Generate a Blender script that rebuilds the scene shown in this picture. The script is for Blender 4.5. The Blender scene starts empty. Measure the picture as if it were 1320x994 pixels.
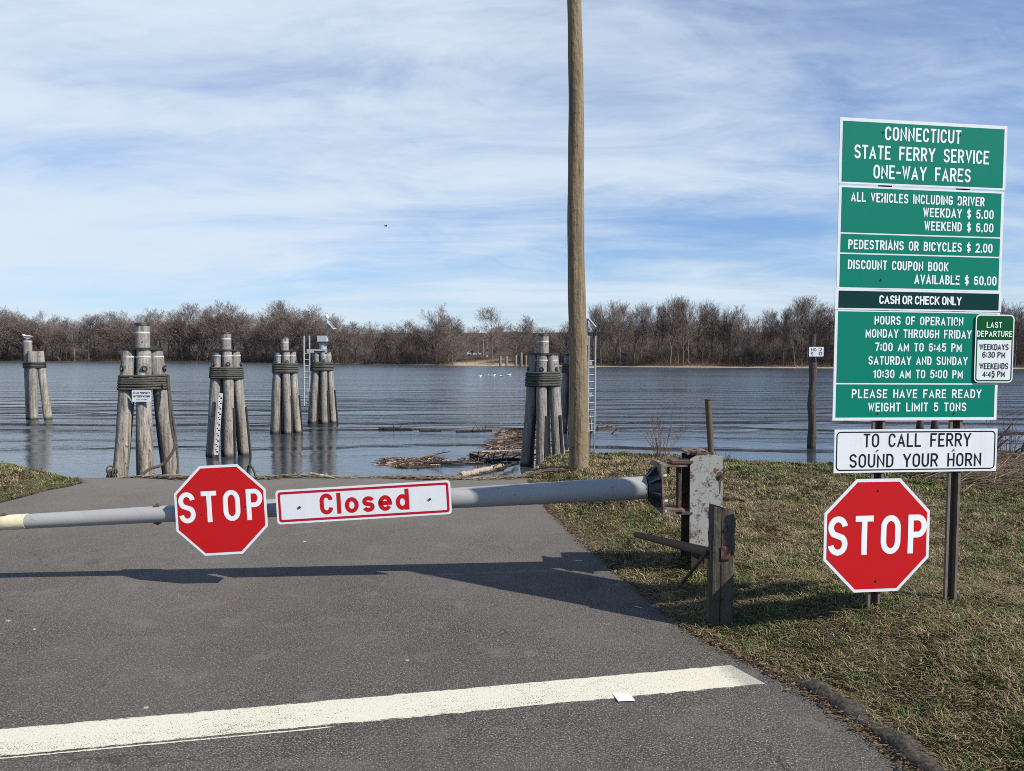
import bpy, math, random
import numpy as np
from mathutils import Vector, Matrix
R = math.radians
random.seed(7)
rng = np.random.default_rng(7)
S = bpy.context.scene
COL = S.collection

# ------------------------------------------------------------------ camera, sky, sun, exposure
F_PX, CX, CY, CAM_H, PITCH = 960.0, 660.0, 497.0, 2.0, R(2.45)
cam_d = bpy.data.cameras.new('camera')
cam_d.sensor_fit = 'HORIZONTAL'; cam_d.sensor_width = 36.0
cam_d.lens = 36.0 * F_PX / 1320.0
cam_d.clip_start = 0.05; cam_d.clip_end = 6000
cam = bpy.data.objects.new('camera', cam_d); COL.objects.link(cam)
cam.location = (0, 0, CAM_H); cam.rotation_euler = (R(90) - PITCH, 0, 0)
S.camera = cam
S.render.resolution_x = 1024; S.render.resolution_y = 771

SUN = Vector((0.93, -0.56, 1.0)).normalized()
sun_d = bpy.data.lights.new('sun', 'SUN'); sun_d.energy = 5.0; sun_d.angle = R(0.53); sun_d.color = (1.0, 0.95, 0.87)
sun = bpy.data.objects.new('sun', sun_d); COL.objects.link(sun)
sun.rotation_euler = SUN.to_track_quat('Z', 'Y').to_euler()
S.view_settings.view_transform = 'Standard'; S.view_settings.look = 'None'
S.view_settings.gamma = 1.0; S.view_settings.exposure = 0.36
S.view_settings.use_curve_mapping = False
S.cycles.use_denoising = False; S.cycles.filter_width = 0.95; S.cycles.sample_clamp_indirect = 4.0
S.cycles.max_bounces = 6

def nd(nt, t, ins=None, **props):
    n = nt.nodes.new(t)
    for k, v in props.items(): setattr(n, k, v)
    if ins:
        for k, v in ins.items():
            s = n.inputs[k]
            if isinstance(v, bpy.types.NodeSocket): nt.links.new(v, s)
            else: s.default_value = v
    return n
def c4(c): return (c[0], c[1], c[2], 1.0)
def ramp(nt, fac, stops, interp='LINEAR'):
    r = nt.nodes.new('ShaderNodeValToRGB'); r.color_ramp.interpolation = interp
    e = r.color_ramp.elements
    while len(e) < len(stops): e.new(0.5)
    for i, (p, c) in enumerate(stops):
        e[i].position = p
        e[i].color = c4(c) if isinstance(c, (tuple, list)) else (c, c, c, 1)
    nt.links.new(fac, r.inputs['Fac'])
    return r.outputs['Color']
def mixc(nt, fac, a, b, mode='MIX'):
    m = nt.nodes.new('ShaderNodeMix'); m.data_type = 'RGBA'; m.blend_type = mode
    for idx, v in ((0, fac), (6, a), (7, b)):
        if isinstance(v, bpy.types.NodeSocket): nt.links.new(v, m.inputs[idx])
        elif idx == 0: m.inputs[0].default_value = v
        else: m.inputs[idx].default_value = c4(v)
    return m.outputs[2]
def mth(nt, op, a, b=None, c=None, clamp=False):
    m = nt.nodes.new('ShaderNodeMath'); m.operation = op; m.use_clamp = clamp
    for i, v in enumerate((a, b, c)):
        if v is None: continue
        if isinstance(v, bpy.types.NodeSocket): nt.links.new(v, m.inputs[i])
        else: m.inputs[i].default_value = v
    return m.outputs[0]
def noise(nt, vec, scale, detail=4, rough=0.5, dist=0.0):
    n = nd(nt, 'ShaderNodeTexNoise', {'Vector': vec, 'Scale': scale, 'Detail': detail, 'Roughness': rough, 'Distortion': dist})
    return n.outputs['Fac']
def mapping(nt, vec, scale=(1, 1, 1), rot=(0, 0, 0), loc=(0, 0, 0)):
    return nd(nt, 'ShaderNodeMapping', {'Vector': vec, 'Scale': scale, 'Rotation': rot, 'Location': loc}).outputs[0]

def build_world():
    w = bpy.data.worlds.new('World'); S.world = w; w.use_nodes = True
    nt = w.node_tree; nt.nodes.clear()
    out = nt.nodes.new('ShaderNodeOutputWorld'); bg = nt.nodes.new('ShaderNodeBackground')
    bg.inputs['Strength'].default_value = 0.075
    sky = nt.nodes.new('ShaderNodeTexSky'); sky.sky_type = 'NISHITA'; sky.sun_disc = False
    sky.sun_elevation = math.asin(SUN.z); sky.sun_rotation = math.atan2(SUN.x, SUN.y)
    sky.air_density = 1.0; sky.dust_density = 0.6; sky.ozone_density = 1.6
    tc = nt.nodes.new('ShaderNodeTexCoord')
    d = tc.outputs['Generated']
    sp = nd(nt, 'ShaderNodeSeparateXYZ', {0: d})
    zc = mth(nt, 'MAXIMUM', sp.outputs[2], 0.0)
    den = mth(nt, 'ADD', zc, 0.16)
    px = mth(nt, 'DIVIDE', sp.outputs[0], den); py = mth(nt, 'DIVIDE', sp.outputs[1], den)
    p = nd(nt, 'ShaderNodeCombineXYZ', {0: px, 1: py, 2: 0.0}).outputs[0]
    # long soft bands of thin high cloud, drawn out left to right
    b1 = noise(nt, mapping(nt, p, (0.26, 0.95, 1), (0, 0, R(-9)), (3.1, 1.7, 0)), 1.0, 5, 0.52, 0.35)
    b3 = noise(nt, mapping(nt, p, (0.12, 0.5, 1), (0, 0, R(-4)), (0.6, 5.3, 4)), 1.0, 3, 0.5, 0.2)
    mot = noise(nt, mapping(nt, p, (1.0, 1.5, 1), (0, 0, R(18)), (7.0, 0.4, 2)), 1.5, 9, 0.64, 0.5)
    wv = nd(nt, 'ShaderNodeTexNoise', {'Vector': p, 'Scale': 0.9, 'Detail': 3.0}).outputs['Color']
    pw = nd(nt, 'ShaderNodeVectorMath', {0: p, 1: wv}, operation='ADD').outputs[0]
    fib = noise(nt, mapping(nt, pw, (0.55, 3.4, 1), (0, 0, R(21)), (1.0, 4.0, 0)), 1.2, 9, 0.66, 0.6)
    def dev(n, g): return mth(nt, 'MULTIPLY', mth(nt, 'SUBTRACT', n, 0.5), g)
    veil = mth(nt, 'ADD', mth(nt, 'ADD', dev(b1, 1.15), dev(b3, 0.7)), mth(nt, 'ADD', dev(mot, 0.62), dev(fib, 0.36)))
    veil = mth(nt, 'ADD', veil, 0.53)
    # more veil on the left of the river, a little less high up on the right
    side = mth(nt, 'MULTIPLY', mth(nt, 'ADD', sp.outputs[0], -0.05), mth(nt, 'MULTIPLY', mth(nt, 'ADD', zc, 0.05), -1.15))
    veil = mth(nt, 'ADD', veil, side)
    # a clear rift low in the sky right of centre, and clearer air high overhead
    az = mth(nt, 'DIVIDE', sp.outputs[0], mth(nt, 'MAXIMUM', sp.outputs[1], 0.05))
    e0 = mth(nt, 'SUBTRACT', mth(nt, 'SUBTRACT', zc, 0.165), mth(nt, 'MULTIPLY', mth(nt, 'SUBTRACT', b1, 0.5), 0.10))
    e1 = mth(nt, 'DIVIDE', e0, 0.030); e2 = mth(nt, 'DIVIDE', mth(nt, 'SUBTRACT', az, 0.10), 0.34)
    rift = mth(nt, 'EXPONENT', mth(nt, 'MULTIPLY', mth(nt, 'ADD', mth(nt, 'MULTIPLY', e1, e1), mth(nt, 'MULTIPLY', e2, e2)), -1.0))
    veil = mth(nt, 'SUBTRACT', veil, mth(nt, 'MULTIPLY', rift, 0.17))
    veil = mth(nt, 'ADD', veil, nd(nt, 'ShaderNodeMapRange', {0: zc, 1: 0.02, 2: 0.13, 3: 0.26, 4: 0.0}).outputs[0])
    high = nd(nt, 'ShaderNodeMapRange', {0: zc, 1: 0.46, 2: 0.75, 3: 0.0, 4: 0.55}).outputs[0]
    veil = mth(nt, 'SUBTRACT', veil, high)
    back = nd(nt, 'ShaderNodeMapRange', {0: sp.outputs[1], 1: 0.1, 2: -0.5, 3: 0.0, 4: 0.4}).outputs[0]
    veil = mth(nt, 'SUBTRACT', veil, back)
    m = nd(nt, 'ShaderNodeMapRange', {0: veil, 1: 0.26, 2: 0.84, 3: 0.05, 4: 0.98}, interpolation_type='SMOOTHSTEP').outputs[0]
    skyc = mixc(nt, 1.0, sky.outputs[0], (0.88, 1.12, 1.50), 'MULTIPLY')
    cl = mixc(nt, m, skyc, (7.3, 8.45, 9.7))
    nt.links.new(cl, bg.inputs['Color']); nt.links.new(bg.outputs[0], out.inputs[0])
build_world()

# ------------------------------------------------------------------ helpers
def ray(x, y):
    f = Vector((0, math.cos(PITCH), -math.sin(PITCH))); u = Vector((0, math.sin(PITCH), math.cos(PITCH)))
    return f + u * ((CY - y) / F_PX) + Vector(((x - CX) / F_PX, 0, 0))
def at_depth(x, y, D):                       # point seen at a pixel, D metres ahead
    r = ray(x, y); return Vector((0, 0, CAM_H)) + r * (D / r.y)
def at_z(x, y, z):
    r = ray(x, y); return Vector((0, 0, CAM_H)) + r * ((z - CAM_H) / r.z)
WATER = -1.3

class MB:
    def __init__(s): s.v = []; s.f = []; s.m = []; s.sm = []
    def add(s, vs, fs, mi=0, smooth=False):
        o = len(s.v); s.v += [tuple(v) for v in vs]
        for f in fs: s.f.append(tuple(i + o for i in f)); s.m.append(mi); s.sm.append(smooth)
    def box(s, c, sz, mi=0, M=None):
        x, y, z = sz[0] / 2, sz[1] / 2, sz[2] / 2
        vs = [Vector((a * x, b * y, g * z)) for a in (-1, 1) for b in (-1, 1) for g in (-1, 1)]
        if M: vs = [M @ v for v in vs]
        c = Vector(c); vs = [v + c for v in vs]
        s.add(vs, [(0, 1, 3, 2), (4, 6, 7, 5), (0, 4, 5, 1), (2, 3, 7, 6), (0, 2, 6, 4), (1, 5, 7, 3)], mi)
    def tube(s, pts, rad, n=10, mi=0, caps=True, smooth=True, closed=False):
        pts = [Vector(p) for p in pts]
        if not hasattr(rad, '__len__'): rad = [rad] * len(pts)
        k = len(pts); vs = []; ref = None
        for i, p in enumerate(pts):
            if closed: t = pts[(i + 1) % k] - pts[i - 1]
            else: t = pts[min(i + 1, k - 1)] - pts[max(i - 1, 0)]
            t.normalize()
            if ref is None:
                ref = Vector((0, 0, 1)) if abs(t.z) < 0.9 else Vector((1, 0, 0))
            a = (ref - t * ref.dot(t)).normalized(); b = t.cross(a); ref = a
            for j in range(n):
                th = 2 * math.pi * j / n
                vs.append(p + (a * math.cos(th) + b * math.sin(th)) * rad[i])
        fs = []
        for i in range(k if closed else k - 1):
            i2 = (i + 1) % k
            for j in range(n):
                j2 = (j + 1) % n
                fs.append((i * n + j, i * n + j2, i2 * n + j2, i2 * n + j))
        s.add(vs, fs, mi, smooth)
        if caps and not closed:
            s.add(vs[:n], [tuple(range(n))[::-1]], mi); s.add(vs[-n:], [tuple(range(n))], mi)
    def prism(s, poly, frame, d0, d1, mi=0, mside=None):      # polygon in (u,v), frame = (origin, eu, ev, en); d along en
        o, eu, ev, en = frame; n = len(poly)
        A = [o + eu * p[0] + ev * p[1] + en * d1 for p in poly]; B = [o + eu * p[0] + ev * p[1] + en * d0 for p in poly]
        s.add(A, [tuple(range(n))], mi); s.add(B, [tuple(range(n))[::-1]], mi if mside is None else mside)
        s.add(A + B, [(i, n + i, n + (i + 1) % n, (i + 1) % n) for i in range(n)], mi if mside is None else mside)
    def build(s, name, mats, parent=None, origin=None):
        me = bpy.data.meshes.new(name)
        o = Vector(origin) if origin is not None else Vector((0, 0, 0))
        me.from_pydata([(v[0] - o.x, v[1] - o.y, v[2] - o.z) for v in s.v], [], s.f)
        if not isinstance(mats, (list, tuple)): mats = [mats]
        for m in mats: me.materials.append(m)
        if len(mats) > 1: me.polygons.foreach_set('material_index', s.m)
        me.polygons.foreach_set('use_smooth', s.sm)
        me.update()
        ob = bpy.data.objects.new(name, me); COL.objects.link(ob)
        if parent is not None: ob.parent = parent
        elif origin is not None: ob.location = o
        return ob
def tag(o, label=None, cat=None, group=None, kind=None):
    if label: o['label'] = label
    if cat: o['category'] = cat
    if group: o['group'] = group
    if kind: o['kind'] = kind
    return o
def thing(name, label, cat, loc, rot=(0, 0, 0), group=None):
    e = bpy.data.objects.new(name, None); COL.objects.link(e); e.empty_display_size = 0.2
    e.location = loc; e.rotation_euler = rot
    return tag(e, label, cat, group)
def copy_thing(o, loc, rot=None, scale=None, label=None, group=None):
    c = o.copy(); COL.objects.link(c); c.location = loc
    if rot is not None: c.rotation_euler = rot
    if scale is not None: c.scale = scale
    if label: c['label'] = label
    if group: c['group'] = group
    for ch in list(o.children):
        k = ch.copy(); COL.objects.link(k); k.parent = c
        for g in list(ch.children):
            q = g.copy(); COL.objects.link(q); q.parent = k
    return c
def np_mesh(name, verts, faces_flat, loop_counts, mats, cols=None, smooth=False, parent=None):
    me = bpy.data.meshes.new(name)
    nv = len(verts); me.vertices.add(nv); me.vertices.foreach_set('co', np.asarray(verts, np.float32).ravel())
    lc = np.asarray(loop_counts, np.int32); ff = np.asarray(faces_flat, np.int32).ravel()
    me.loops.add(len(ff)); me.loops.foreach_set('vertex_index', ff)
    me.polygons.add(len(lc)); ls = np.zeros(len(lc), np.int32); ls[1:] = np.cumsum(lc)[:-1]
    me.polygons.foreach_set('loop_start', ls)
    me.polygons.foreach_set('use_smooth', np.full(len(lc), smooth))
    for m in (mats if isinstance(mats, (list, tuple)) else [mats]): me.materials.append(m)
    if cols is not None:
        a = me.color_attributes.new('tint', 'FLOAT_COLOR', 'POINT')
        c = np.ones((nv, 4), np.float32); c[:, :3] = cols
        a.data.foreach_set('color', c.ravel())
    me.update(calc_edges=True)
    ob = bpy.data.objects.new(name, me); COL.objects.link(ob)
    if parent: ob.parent = parent
    return ob

# ------------------------------------------------------------------ materials
def new_mat(name):
    m = bpy.data.materials.new(name); m.use_nodes = True
    nt = m.node_tree; b = nt.nodes['Principled BSDF']
    return m, nt, b
def coords(nt, kind='Object'): return nt.nodes.new('ShaderNodeTexCoord').outputs[kind]
def geo_pos(nt): return nt.nodes.new('ShaderNodeNewGeometry').outputs['Position']
def bump(nt, b, h, strength=0.3, dist=0.01):
    n = nd(nt, 'ShaderNodeBump', {'Height': h, 'Strength': strength, 'Distance': dist})
    nt.links.new(n.outputs[0], b.inputs['Normal'])
def plain(name, col, rough=0.5, metal=0.0, var=0.12, scale=8.0, spec=0.5, bumpd=0.0):
    m, nt, b = new_mat(name)
    p = coords(nt)
    n = noise(nt, p, scale, 6, 0.6)
    lo = tuple(c * (1 - var) for c in col); hi = tuple(min(1, c * (1 + var)) for c in col)
    nt.links.new(ramp(nt, n, [(0.3, lo), (0.7, hi)]), b.inputs['Base Color'])
    b.inputs['Roughness'].default_value = rough; b.inputs['Metallic'].default_value = metal
    b.inputs['Specular IOR Level'].default_value = spec
    if bumpd: bump(nt, b, n, 0.5, bumpd)
    return m
def sheeting(name, col, dirt=0.14, rough=0.42):
    # retroreflective sign sheeting with faint grime and a scatter of small flaws
    m, nt, b = new_mat(name); p = coords(nt)
    n = noise(nt, p, 3.5, 6, 0.6); s = noise(nt, p, 90, 3, 0.6)
    c = mixc(nt, mth(nt, 'MULTIPLY', n, dirt), col, tuple(x * 0.55 + 0.03 for x in col))
    sp = ramp(nt, s, [(0.70, 0.0), (0.76, 1.0)])
    c = mixc(nt, mth(nt, 'MULTIPLY', sp, 0.35), c, tuple(min(1, x * 0.7 + 0.08) for x in col))
    strk = noise(nt, mapping(nt, p, (22, 22, 1.2)), 1.0, 4, 0.6)
    c = mixc(nt, ramp(nt, strk, [(0.52, 0.0), (0.8, 0.25)]), c, tuple(x * 0.6 + 0.015 for x in col))
    nt.links.new(c, b.inputs['Base Color'])
    b.inputs['Roughness'].default_value = 0.5; b.inputs['Specular IOR Level'].default_value = 0.08
    return m
def wood_pile(name, top, low, stain=True):
    # weathered driven pile: grey above, browner towards the water, dark tide mark, knots and checks
    m, nt, b = new_mat(name)
    p = coords(nt); w = geo_pos(nt)
    z = nd(nt, 'ShaderNodeSeparateXYZ', {0: w}).outputs[2]
    oi = nt.nodes.new('ShaderNodeObjectInfo').outputs['Random']
    grain = noise(nt, mapping(nt, p, (16, 16, 0.8)), 1.0, 8, 0.7, 0.4)
    mott = noise(nt, mapping(nt, p, (1, 1, 0.45)), 4.5, 6, 0.65)
    knots = noise(nt, mapping(nt, p, (1, 1, 0.6)), 17, 2, 0.5)
    zz = mth(nt, 'ADD', z, mth(nt, 'MULTIPLY', mth(nt, 'SUBTRACT', mott, 0.5), 1.6))
    gz = nd(nt, 'ShaderNodeMapRange', {0: zz, 1: -0.9, 2: 1.0}).outputs[0]
    c = mixc(nt, gz, low, top)
    c = mixc(nt, ramp(nt, grain, [(0.36, 0.95), (0.54, 0.0)]), c, tuple(x * 0.28 for x in top))
    c = mixc(nt, ramp(nt, grain, [(0.56, 0.0), (0.68, 0.7)]), c, tuple(min(1, x * 1.9) for x in top))
    chk = noise(nt, mapping(nt, p, (11, 11, 0.55), (0, 0, 0), (4, 4, 4)), 1.0, 6, 0.7, 0.5)
    c = mixc(nt, ramp(nt, chk, [(0.60, 0.0), (0.66, 0.85)]), c, tuple(x * 0.16 for x in top))
    c = mixc(nt, ramp(nt, mott, [(0.45, 0.0), (0.75, 0.55)]), c, tuple(min(1, x * 1.5) for x in top))
    c = mixc(nt, ramp(nt, knots, [(0.66, 0.0), (0.71, 0.85)]), c, (0.03, 0.025, 0.02))
    c = mixc(nt, mth(nt, 'MULTIPLY', oi, 0.45), c, tuple(x * 0.55 for x in top))
    if stain:
        wet = nd(nt, 'ShaderNodeMapRange', {0: mth(nt, 'ADD', z, mth(nt, 'MULTIPLY', mott, 0.16)), 1: WATER + 0.13, 2: WATER + 0.24, 3: 1.0, 4: 0.0}).outputs[0]
        c = mixc(nt, mth(nt, 'MULTIPLY', wet, 0.85), c, (0.02, 0.018, 0.014))
    nt.links.new(c, b.inputs['Base Color'])
    b.inputs['Roughness'].default_value = 0.85; b.inputs['Specular IOR Level'].default_value = 0.2
    bump(nt, b, mth(nt, 'ADD', grain, knots), 0.9, 0.02)
    return m
def rusty(name, paint, rust=(0.16, 0.07, 0.035), amount=0.5, metal=0.0, rough=0.7):
    m, nt, b = new_mat(name); p = coords(nt)
    n1 = noise(nt, p, 6.5, 9, 0.74); n2 = noise(nt, p, 60, 6, 0.65)
    v = mth(nt, 'ADD', mth(nt, 'MULTIPLY', n1, 0.68), mth(nt, 'MULTIPLY', n2, 0.32))
    k = ramp(nt, v, [(amount, 0.0), (amount + 0.05, 1.0)])
    rc = mixc(nt, n2, tuple(x * 0.45 for x in rust), tuple(x * 1.5 for x in rust))
    run = noise(nt, mapping(nt, p, (26, 26, 1.6)), 1.0, 4, 0.6)
    pc = mixc(nt, ramp(nt, run, [(0.5, 0.0), (0.8, 0.4)]), paint, rust)
    nt.links.new(mixc(nt, k, pc, rc), b.inputs['Base Color'])
    b.inputs['Roughness'].default_value = rough; b.inputs['Metallic'].default_value = metal
    bump(nt, b, v, 0.35, 0.006)
    return m

M = {}
M['white'] = sheeting('white_sheeting', (0.68, 0.71, 0.72), 0.25)
M['red'] = sheeting('red_sheeting', (0.48, 0.009, 0.012), 0.25)
M['dred'] = sheeting('dark_red_legend', (0.42, 0.008, 0.022), 0.06)
M['green'] = sheeting('green_sheeting', (0.0, 0.178, 0.122), 0.2)
M['dgreen'] = sheeting('dark_green_sheeting', (0.0, 0.032, 0.032), 0.2)
M['lgreen'] = sheeting('leaf_green_sheeting', (0.002, 0.075, 0.022), 0.05)
M['black'] = sheeting('black_legend', (0.012, 0.014, 0.02), 0.03)
M['letter'] = sheeting('letter_white', (0.74, 0.77, 0.77), 0.08)
M['edge'] = plain('sign_edge_aluminium', (0.45, 0.46, 0.46), 0.45, 0.6)
M['bolt'] = plain('bolt_steel', (0.10, 0.095, 0.09), 0.5, 0.6)
M['boltgrey'] = plain('weathered_bolt', (0.16, 0.155, 0.145), 0.6, 0.3, 0.3, 20)
M['galv'] = plain('galvanised_steel', (0.36, 0.38, 0.39), 0.5, 0.1, 0.2, 20)
M['solar'] = plain('solar_cell', (0.02, 0.025, 0.04), 0.2)
M['lampw'] = plain('lamp_white', (0.75, 0.76, 0.74), 0.35)
M['boxgrey'] = plain('box_grey', (0.36, 0.41, 0.44), 0.45)
M['pile'] = wood_pile('weathered_pile', (0.28, 0.258, 0.232), (0.28, 0.232, 0.17))
M['piledark'] = wood_pile('dark_pile', (0.085, 0.075, 0.065), (0.09, 0.075, 0.055))
M['pole'] = wood_pile('utility_pole_wood', (0.25, 0.192, 0.118), (0.24, 0.18, 0.105), False)
M['timber'] = wood_pile('old_timber', (0.088, 0.076, 0.060), (0.080, 0.068, 0.05), False)
M['drift'] = wood_pile('driftwood', (0.17, 0.125, 0.095), (0.15, 0.11, 0.085), False)
M['driftpale'] = wood_pile('pale_driftwood', (0.42, 0.33, 0.24), (0.40, 0.31, 0.23), False)
M['driftdark'] = wood_pile('wet_driftwood', (0.045, 0.035, 0.03), (0.04, 0.032, 0.028), False)
M['rope'] = plain('rope_olive', (0.070, 0.070, 0.058), 0.9, 0, 0.6, 40, 0.2, 0.01)
M['ropebrown'] = plain('rope_brown', (0.055, 0.045, 0.036), 0.9, 0, 0.4, 30)
M['dark'] = plain('dark_cap', (0.022, 0.022, 0.022), 0.6, 0, 0.3, 12)
M['strap'] = plain('strap_white', (0.55, 0.56, 0.55), 0.5)
M['rubber'] = plain('rubber_fender', (0.014, 0.014, 0.015), 0.7)
M['rust'] = rusty('rust', (0.075, 0.052, 0.042), (0.095, 0.055, 0.036), 0.45)
M['rustlight'] = rusty('flaking_rust', (0.19, 0.155, 0.13), (0.095, 0.055, 0.036), 0.47)
M['rustred'] = rusty('red_reflector_rust', (0.26, 0.055, 0.03), (0.10, 0.05, 0.03), 0.48)
M['gatepaint'] = rusty('gate_paint', (0.32, 0.325, 0.31), (0.11, 0.065, 0.042), 0.515)
M['web'] = rusty('dark_rust_web', (0.03, 0.024, 0.02), (0.10, 0.05, 0.025), 0.52)
M['casting'] = plain('black_casting', (0.035, 0.038, 0.045), 0.4, 0.2, 0.3, 20)
M['post'] = rusty('sign_post_steel', (0.050, 0.036, 0.028), (0.07, 0.038, 0.026), 0.52, 0.0, 0.6)
M['postlip'] = plain('sign_post_lip', (0.135, 0.11, 0.09), 0.6, 0.0, 0.3, 25)
M['cream'] = rusty('cream_tape', (0.60, 0.55, 0.36), (0.12, 0.09, 0.05), 0.63)
M['paper'] = plain('paper', (0.78, 0.80, 0.82), 0.7)
M['gullwhite'] = plain('gull_white', (0.75, 0.75, 0.74), 0.8)
M['gullgrey'] = plain('gull_grey', (0.28, 0.30, 0.32), 0.8)
M['birddark'] = plain('bird_dark', (0.02, 0.02, 0.02), 0.8)
def arm_mat():
    m, nt, b = new_mat('arm_aluminium'); p = coords(nt)
    n = noise(nt, p, 3.0, 7, 0.6); sc = noise(nt, mapping(nt, p, (3.2, 14, 14)), 2.2, 7, 0.72)
    c = mixc(nt, n, (0.25, 0.25, 0.24), (0.34, 0.34, 0.325))
    c = mixc(nt, ramp(nt, sc, [(0.60, 0.0), (0.66, 0.8)]), c, (0.14, 0.125, 0.105))
    f = noise(nt, mapping(nt, p, (0.8, 4, 4)), 1.6, 5, 0.6)
    c = mixc(nt, ramp(nt, f, [(0.56, 0.0), (0.75, 0.5)]), c, (0.24, 0.23, 0.21))
    nt.links.new(c, b.inputs['Base Color'])
    b.inputs['Roughness'].default_value = 0.5; b.inputs['Specular IOR Level'].default_value = 0.3
    bump(nt, b, sc, 0.15, 0.003)
    return m
M['arm'] = arm_mat()
def asphalt():
    m, nt, b = new_mat('asphalt'); w = geo_pos(nt)
    fine = noise(nt, w, 105, 2, 0.7); spk = noise(nt, mapping(nt, w, (1, 1, 1), (0, 0, 0), (7, 3, 0)), 62, 2, 0.6); mid = noise(nt, w, 34, 4, 0.6); big = noise(nt, w, 0.55, 5, 0.6)
    trk = noise(nt, mapping(nt, w, (0.8, 0.22, 1), (0, 0, R(-6))), 1.0, 4, 0.55)
    c = ramp(nt, fine, [(0.36, (0.022, 0.021, 0.020)), (0.50, (0.071, 0.062, 0.053)), (0.60, (0.128, 0.113, 0.097)), (0.70, (0.36, 0.33, 0.28))])
    c = mixc(nt, ramp(nt, spk, [(0.64, 0.0), (0.70, 0.5)]), c, (0.22, 0.20, 0.18))
    c = mixc(nt, ramp(nt, spk, [(0.33, 0.75), (0.40, 0.0)]), c, (0.02, 0.019, 0.019))
    c = mixc(nt, ramp(nt, big, [(0.38, 0.0), (0.66, 0.42)]), c, (0.14, 0.127, 0.112))
    c = mixc(nt, ramp(nt, trk, [(0.4, 0.22), (0.62, 0.0)]), c, (0.045, 0.043, 0.042))
    c = mixc(nt, ramp(nt, mid, [(0.62, 0.0), (0.8, 0.35)]), c, (0.05, 0.047, 0.045))
    # hairline cracks and a few dark drips
    vo = nd(nt, 'ShaderNodeTexVoronoi', {'Vector': nd(nt, 'ShaderNodeVectorMath', {0: w, 1: nd(nt, 'ShaderNodeTexNoise', {'Vector': w, 'Scale': 1.6, 'Detail': 5.0}).outputs['Color']}, operation='ADD').outputs[0], 'Scale': 0.42}, feature='DISTANCE_TO_EDGE').outputs['Distance']
    crk = mth(nt, 'MULTIPLY', ramp(nt, vo, [(0.0, 1.0), (0.007, 0.0)]), ramp(nt, noise(nt, w, 0.9, 4, 0.6), [(0.50, 0.0), (0.60, 0.7)]))
    c = mixc(nt, crk, c, (0.018, 0.017, 0.016))
    oil = noise(nt, mapping(nt, w, (1, 0.6, 1), (0, 0, 0), (11, 5, 0)), 2.1, 3, 0.45)
    c = mixc(nt, ramp(nt, oil, [(0.68, 0.0), (0.74, 0.45)]), c, (0.03, 0.029, 0.028))
    st = noise(nt, w, 3.2, 5, 0.65)
    c = mixc(nt, ramp(nt, st, [(0.55, 0.0), (0.70, 0.42)]), c, (0.165, 0.15, 0.13))
    # dust washed down along the far, seldom driven end of the ramp
    y = nd(nt, 'ShaderNodeSeparateXYZ', {0: w}).outputs[1]
    far = nd(nt, 'ShaderNodeMapRange', {0: mth(nt, 'ADD', y, mth(nt, 'MULTIPLY', big, 3.0)), 1: 6.5, 2: 13.0, 3: 0.0, 4: 0.55}).outputs[0]
    c = mixc(nt, far, c, (0.185, 0.168, 0.142))
    nt.links.new(c, b.inputs['Base Color'])
    b.inputs['Roughness'].default_value = 0.9; b.inputs['Specular IOR Level'].default_value = 0.25
    bump(nt, b, mth(nt, 'ADD', fine, mid), 0.8, 0.007)
    return m
M['asphalt'] = asphalt()
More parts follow.
